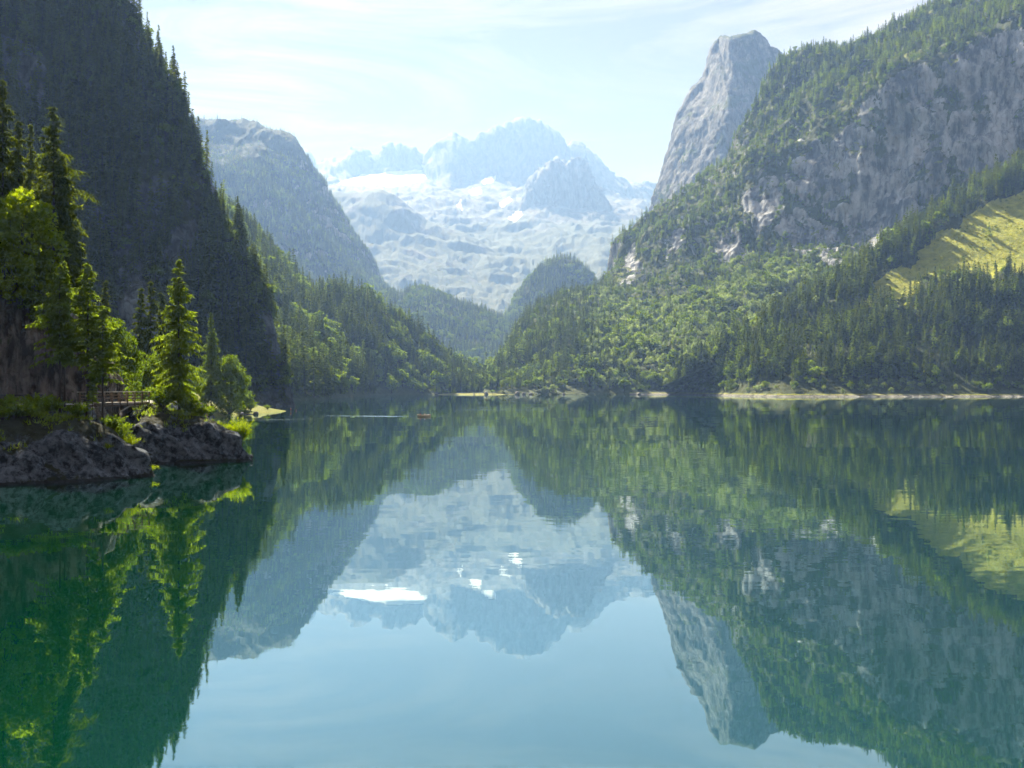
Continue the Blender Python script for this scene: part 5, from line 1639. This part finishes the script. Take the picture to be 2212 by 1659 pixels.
# ------------------------------------------------------------------ footbridge and guard rail
M['wood'] = plain_mat('weathered_wood', (0.075, 0.052, 0.038), (0.20, 0.15, 0.11), 5.0, 0.85, 6.0, bump=0.2, stretch=(1, 1, 1))
M['pale_wood'] = plain_mat('sunbleached_wood', (0.28, 0.25, 0.21), (0.44, 0.40, 0.34), 4.0, 0.8, 6.0)
M['masonry'] = plain_mat('abutment_stone', (0.06, 0.052, 0.043), (0.19, 0.165, 0.135), 2.0, 0.95, 8.0, bump=0.5)
M['dark_metal'] = plain_mat('dark_rail_paint', (0.010, 0.010, 0.011), (0.03, 0.03, 0.03), 5.0, 0.6)
def footbridge():
    a = Vector((-55.8, 138.0, 0)); b = Vector((-52.0, 147.5, 0))
    L = (b - a).length
    ang = math.atan2(b.y - a.y, b.x - a.x)
    root = thing('footbridge', 'wooden footbridge with railings on a stone abutment over the rocky gully', 'bridge', (a.x, a.y, ROAD_Z + 0.22), ang)
    # local x runs along the bridge, local y = -1.35 is the lake side
    def part(name, fn, mat, parent=None):
        mb = MB(); fn(mb)
        return link(name, mb.mesh(name, mat), parent or root)
    pl = MB(); pl.box((0, 0, 0), (0.27, 2.9, 0.06)); plank = pl.mesh('plank', M['pale_wood'])
    for i in range(int(L / 0.29)):
        o = link('plank', plank, root, (0.15 + i * 0.29, 0, 0))
    for sy in (-1, 1):
        part('beam', lambda m: m.bar((0, sy * 1.2, -0.27), (L, sy * 1.2, -0.27), 0.22, 0.46), M['wood'])
    pm = MB(); pm.box((0, 0, 0.42), (0.15, 0.15, 1.95), taper=0.94); post = pm.mesh('post', M['wood'])
    n = 8
    for sy in (-1, 1):
        for i in range(n):
            link('post', post, root, (0.15 + i * (L - 0.3) / (n - 1), sy * 1.42, 0))
        part('handrail', lambda m: m.box((L / 2, sy * 1.44, 1.42), (L + 0.5, 0.26, 0.09)), M['pale_wood'])
        for z in (0.55, 0.98):
            part('rail', lambda m: m.bar((0, sy * 1.34, z), (L, sy * 1.34, z), 0.05, 0.13), M['wood'])
    part('strut', lambda m: (m.bar((L * 0.42, -1.3, -1.35), (L * 0.62, -1.3, -0.5), 0.16, 0.16), m.bar((L * 0.62, -1.3, -0.5), (L * 0.86, -1.3, -0.5), 0.14, 0.14)), M['pale_wood'])
    # stone abutments, laid in courses
    sm = MB(); sm.box((0, 0, 0), (0.62, 0.42, 0.30)); stone = sm.mesh('stone', M['masonry'])
    rg = np.random.default_rng(5)
    for end, x0, depth in (('far', L - 3.1, 13), ('near', -1.6, 10)):
        ab = part('abutment', lambda m: m.box((x0 + 1.6, 0, -0.55 - depth * 0.16), (3.0, 2.5, depth * 0.32)), M['masonry'])
        for c in range(depth):
            x = x0 + (0.0 if c % 2 else 0.3)
            while x < x0 + 3.0:
                w = rg.uniform(0.75, 1.2)
                o = link('stone', stone, ab, (x + 0.31 * w, -1.28 + rg.uniform(-0.05, 0.05), -0.66 - c * 0.32))
                o.scale = (w * 0.97, 1, rg.uniform(0.92, 1.0))
                x += 0.62 * w + 0.03
footbridge()

def guard_rail():
    pts = [(-73.9, 119.4), (-67.6, 124.4), (-61.4, 129.4), (-59.0, 131.9)]
    root = thing('guard_rail', 'dark two bar guard rail beside the road under the rock wall', 'railing', (pts[0][0], pts[0][1], ROAD_Z))
    o3 = Vector((pts[0][0], pts[0][1], ROAD_Z))
    for z, h in ((1.28, 0.20), (0.78, 0.12)):
        mb = MB()
        for i in range(len(pts) - 1):
            mb.bar(Vector((*pts[i], ROAD_Z + z)) - o3, Vector((*pts[i + 1], ROAD_Z + z)) - o3, 0.10, h)
        link('rail', mb.mesh('rail', M['dark_metal']), root)
    pm = MB(); pm.box((0, 0, 0.55), (0.14, 0.14, 1.5)); post = pm.mesh('post', M['dark_metal'])
    for i in range(len(pts) - 1):
        for t in (0.02, 0.35, 0.68):
            q = Vector((*pts[i], ROAD_Z)).lerp(Vector((*pts[i + 1], ROAD_Z)), t) - o3
            link('post', post, root, q)
guard_rail()

# ------------------------------------------------------------------ people
M['skin'] = plain_mat('skin', (0.42, 0.24, 0.16), (0.50, 0.30, 0.21), 8.0, 0.6)
M['hair'] = plain_mat('brown_hair', (0.03, 0.018, 0.01), (0.06, 0.035, 0.02), 20.0, 0.7)
def cloth(name, c): return plain_mat(name, tuple(q * 0.8 for q in c), c, 12.0, 0.9)
def body_mesh(name, J, E, R):
    """one continuous skinned body: joints J, bones E, radius per joint R"""
    me = bpy.data.meshes.new(name)
    keys = list(J)
    me.from_pydata([J[k] for k in keys], [(keys.index(a), keys.index(b)) for a, b in E], [])
    o = bpy.data.objects.new(name, me); COL.objects.link(o)
    o.modifiers.new('skin', 'SKIN')
    sk = me.skin_vertices[0].data
    for i, k in enumerate(keys):
        sk[i].radius = (R[k], R[k]); sk[i].use_root = (k == 'pelvis')
    sub = o.modifiers.new('sub', 'SUBSURF'); sub.levels = 1; sub.render_levels = 1
    dg = bpy.context.evaluated_depsgraph_get()
    new = bpy.data.meshes.new_from_object(o.evaluated_get(dg))
    bpy.data.objects.remove(o, do_unlink=True)
    new.materials.clear(); new.materials.append(M['skin'])
    return new

def person(label, loc, rotz, pose, top, bottom, group=None):
    J = {'pelvis': (0, 0, 0.93), 'waist': (0, 0.01, 1.08), 'chest': (0, 0.01, 1.30), 'neck': (0, 0.0, 1.48), 'head': (0, -0.01, 1.62), 'crown': (0, 0.0, 1.74), 'nose': (0, -0.10, 1.61)}
    R = {'pelvis': 0.15, 'waist': 0.13, 'chest': 0.16, 'neck': 0.055, 'head': 0.095, 'crown': 0.07, 'nose': 0.02}
    E = [('pelvis', 'waist'), ('waist', 'chest'), ('chest', 'neck'), ('neck', 'head'), ('head', 'crown'), ('head', 'nose')]
    for s, sx in (('l', 1), ('r', -1)):
        J.update({'sh' + s: (0.19 * sx, 0.01, 1.40), 'el' + s: (0.26 * sx, 0.02, 1.13), 'wr' + s: (0.27 * sx, -0.06, 0.89), 'hd' + s: (0.265 * sx, -0.10, 0.80),
                  'hip' + s: (0.10 * sx, 0, 0.90), 'kn' + s: (0.11 * sx, -0.02, 0.50), 'an' + s: (0.11 * sx, 0.03, 0.09), 'to' + s: (0.12 * sx, -0.14, 0.03)})
        R.update({'sh' + s: 0.065, 'el' + s: 0.048, 'wr' + s: 0.034, 'hd' + s: 0.04, 'hip' + s: 0.10, 'kn' + s: 0.065, 'an' + s: 0.042, 'to' + s: 0.035})
        E += [('chest', 'sh' + s), ('sh' + s, 'el' + s), ('el' + s, 'wr' + s), ('wr' + s, 'hd' + s), ('pelvis', 'hip' + s), ('hip' + s, 'kn' + s), ('kn' + s, 'an' + s), ('an' + s, 'to' + s)]
        if pose == 'sit':
            J.update({'kn' + s: (0.13 * sx, -0.42, 0.98), 'an' + s: (0.13 * sx, -0.52, 0.58), 'to' + s: (0.13 * sx, -0.68, 0.53), 'el' + s: (0.26 * sx, -0.10, 1.15), 'wr' + s: (0.20 * sx, -0.34, 1.10), 'hd' + s: (0.19 * sx, -0.42, 1.10)})
        if pose == 'walk':
            J.update({'kn' + s: (0.11 * sx, -0.14 * sx, 0.50), 'an' + s: (0.11 * sx, -0.12 * sx + 0.06, 0.10), 'to' + s: (0.12 * sx, -0.12 * sx - 0.10, 0.04), 'wr' + s: (0.26 * sx, 0.16 * sx, 0.92), 'hd' + s: (0.26 * sx, 0.18 * sx - 0.02, 0.83)})
    root = thing('person', label, 'person', loc, rotz, group)
    link('body', body_mesh('body', J, E, R), root)
    if top:
        mb = MB(); mb.tube([(0, 0, 0.95), (0, 0.01, 1.10), (0, 0.01, 1.32), (0, 0.0, 1.45)], [0.175, 0.165, 0.205, 0.10], 10)
        for sx in (1, -1): mb.tube([(0.17 * sx, 0.01, 1.41), tuple((Vector(J['shl' if sx > 0 else 'shr']) + Vector(J['ell' if sx > 0 else 'elr'])) / 2)], [0.09, 0.08], 8)
        link('shirt', mb.mesh('shirt', top, True), root)
    if bottom:
        mb = MB(); mb.tube([(0, 0, 1.0), (0, 0, 0.84)], [0.17, 0.185], 10)
        for s in ('l', 'r'): mb.tube([J['hip' + s], tuple(Vector(J['hip' + s]).lerp(Vector(J['kn' + s]), 0.8))], [0.12, 0.10], 8)
        link('shorts', mb.mesh('shorts', bottom, True), root)
    mb = MB(); mb.tube([(0, 0.03, 1.60), (0, 0.025, 1.70), (0, 0.015, 1.78), (0, 0.01, 1.80)], [0.10, 0.112, 0.075, 0.02], 10)
    link('hair', mb.mesh('hair', M['hair'], True), root)
    return root
red = cloth('red_cloth', (0.50, 0.06, 0.05)); maroon = cloth('maroon_cloth', (0.22, 0.03, 0.07)); white = cloth('white_cloth', (0.80, 0.79, 0.76))
coral = cloth('coral_cloth', (0.55, 0.16, 0.10)); navy = cloth('navy_cloth', (0.03, 0.04, 0.08))
person('bather in red shorts standing at the tip of the grassy spit', (-92.6, 439.5, 0.02), 1.2, 'stand', None, red)
person('bather standing waist deep in the water beyond the grassy spit', (-91.6, 445.5, -0.85), -1.0, 'stand', None, coral)
x_ = X_of(452, 352); person('walker in a red shirt on the path under the beach trees', (x_, 352, gz(x_, 352)), 0.8, 'walk', red, navy)
x_ = X_of(447, 338); person('person in coral swimwear standing on the small beach', (x_, 338, gz(x_, 338)), 2.4, 'stand', None, coral)

# ------------------------------------------------------------------ boat with two people, and its wake
M['boat_wood'] = plain_mat('varnished_wood', (0.74, 0.60, 0.40), (0.85, 0.74, 0.55), 3.0, 0.35, 5.0, stretch=(0.4, 4, 4))
M['boat_in'] = plain_mat('boat_inside_wood', (0.24, 0.11, 0.03), (0.36, 0.19, 0.06), 3.0, 0.6)
def rowboat():
    bx, by = X_of(916, 360), 360.0
    root = thing('rowing_boat', 'small varnished wooden boat crossing the lake with two people', 'boat', (bx, by, 0.0), 0.06)
    secs = []
    for t in np.linspace(0, 1, 15):
        x = -2.3 + 4.6 * t
        w = 0.74 * (1 - abs(2 * t - 0.85) ** 2.4 * (0.95 if t > 0.42 else 0.45)); w = max(w, 0.03)
        sheer = 0.46 + 0.22 * (2 * t - 1) ** 2 + 0.08 * t
        keel = -0.16 + 0.20 * max(0, t - 0.75) ** 1.5 * 4
        row = []
        for u in np.linspace(-1, 1, 13):
            a = abs(u)
            row.append((x, w * math.copysign(a ** 0.65, u), keel + (sheer - keel) * a ** 2.2))
        secs.append(row)
    def shell(off, mat, name):
        V, F = [], []
        for row in secs:
            for (x, y, z) in row: V.append((x * (1 - off * 0.4), y * (1 - off), z + (off * 0.35 if z < 0.3 else 0)))
        for i in range(len(secs) - 1):
            for k in range(12):
                a = i * 13 + k; F.append((a, a + 13, a + 14, a + 1))
        return link(name, mesh_np(name, V, F, mat, True), root)
    shell(0.0, M['boat_wood'], 'hull'); shell(0.09, M['boat_in'], 'lining')
    mb = MB(); mb.box((-2.27, 0, 0.28), (0.06, 0.95, 0.72)); link('transom', mb.mesh('transom', M['boat_wood']), root)
    for sy in (0, 12):
        mb = MB(); mb.tube([secs[i][sy] for i in range(15)], [0.035] * 15, 6); link('gunwale', mb.mesh('gunwale', M['boat_wood']), root)
    for x in (-1.35, 0.1, 1.1):
        mb = MB(); mb.box((x, 0, 0.30), (0.26, 1.15 if x < 1 else 0.9, 0.05)); link('thwart', mb.mesh('thwart', M['boat_in']), root)
    person('person in a maroon shirt seated at the stern of the boat', (bx - 1.25, by - 0.05, -0.46), -1.57, 'sit', maroon, navy)
    person('person in a white shirt seated amidships in the boat', (bx + 0.25, by + 0.02, -0.46), 1.57, 'sit', white, navy)
rowboat()

def wake_material():
    m, n, l, out = new_mat('wake_water')
    g = n.new('ShaderNodeBsdfGlossy'); g.inputs['Roughness'].default_value = 0.16; g.inputs['Color'].default_value = (0.78, 0.92, 0.98, 1)
    d = n.new('ShaderNodeBsdfDiffuse'); d.inputs['Color'].default_value = (0.02, 0.07, 0.06, 1)
    mx = n.new('ShaderNodeMixShader'); mx.inputs['Fac'].default_value = 0.8
    l.new(d.outputs[0], mx.inputs[1]); l.new(g.outputs[0], mx.inputs[2]); l.new(mx.outputs[0], out.inputs['Surface'])
    return m
M['wake'] = wake_material()
def wake(name, label, pts, width, height, seed):
    """a low ridge of disturbed water running along pts"""
    rg = np.random.default_rng(seed)
    P_ = []
    for i in range(len(pts) - 1):
        a, b = np.array(pts[i]), np.array(pts[i + 1])
        n = max(3, int(np.linalg.norm(b - a) / 0.7))
        P_ += [a + (b - a) * t for t in np.linspace(0, 1, n, endpoint=False)]
    P_ = np.array(P_)
    n = len(P_)
    amp = height * (0.35 + 0.65 * np.clip(fbm(np.stack([np.arange(n) / 14.0, np.zeros(n), np.zeros(n)], -1), 2, seed) + 0.6, 0, 1.3)) * np.minimum(1, np.minimum(np.arange(n), n - 1 - np.arange(n)) / 12.0 + 0.02)
    rows = []
    for o, k in ((-0.5, 0), (-0.22, 0.55), (0.0, 1.0), (0.22, 0.55), (0.5, 0)):
        rows.append(np.stack([P_[:, 0], P_[:, 1] + o * width, 0.004 + amp * k - (0.012 if k == 0 else 0)], 1))
    G = np.stack(rows)
    i = np.arange(G.shape[0] * G.shape[1]).reshape(G.shape[:2])
    F = np.stack([i[:-1, :-1], i[:-1, 1:], i[1:, 1:], i[1:, :-1]], -1).reshape(-1, 4)
    link(name, mesh_np(name, G.reshape(-1, 3), F, M['wake'], True), kind='structure', label=label, cat='wake')
def wp(px, d): return (X_of(px, d), d)
wake('wake', 'bright thin wake trailing left of the wooden boat', [wp(700, 371), wp(800, 366), wp(904, 360.5)], 1.5, 0.075, 3)
wake('wake', 'faint older ripple line before the grassy spit', [wp(500, 316), wp(590, 326), wp(700, 336)], 1.8, 0.05, 5)
wake('wake', 'faint ripple line on the far water right of the boat', [wp(985, 470), wp(1060, 466), wp(1200, 470)], 2.4, 0.05, 9)
wake('wake', 'second faint ripple line on the far water', [wp(1020, 520), wp(1120, 515), wp(1190, 520)], 2.6, 0.045, 11)

# ------------------------------------------------------------------ the air
def haze():
    mb = MB()
    mb.box((0, 7300, 1570), (18000, 16000, 3260))
    m, n, l, out = new_mat('haze_air')
    v = n.new('ShaderNodeVolumePrincipled')
    v.inputs['Color'].default_value = (*HAZE_COLOR, 1)
    v.inputs['Absorption Color'].default_value = (1, 1, 1, 1)
    v.inputs['Density'].default_value = HAZE_DENSITY
    v.inputs['Anisotropy'].default_value = 0.30
    l.new(v.outputs[0], out.inputs['Volume'])
    link('haze', mb.mesh('haze', m), kind='stuff', label='thin pale blue haze filling the valley', cat='haze')
haze()
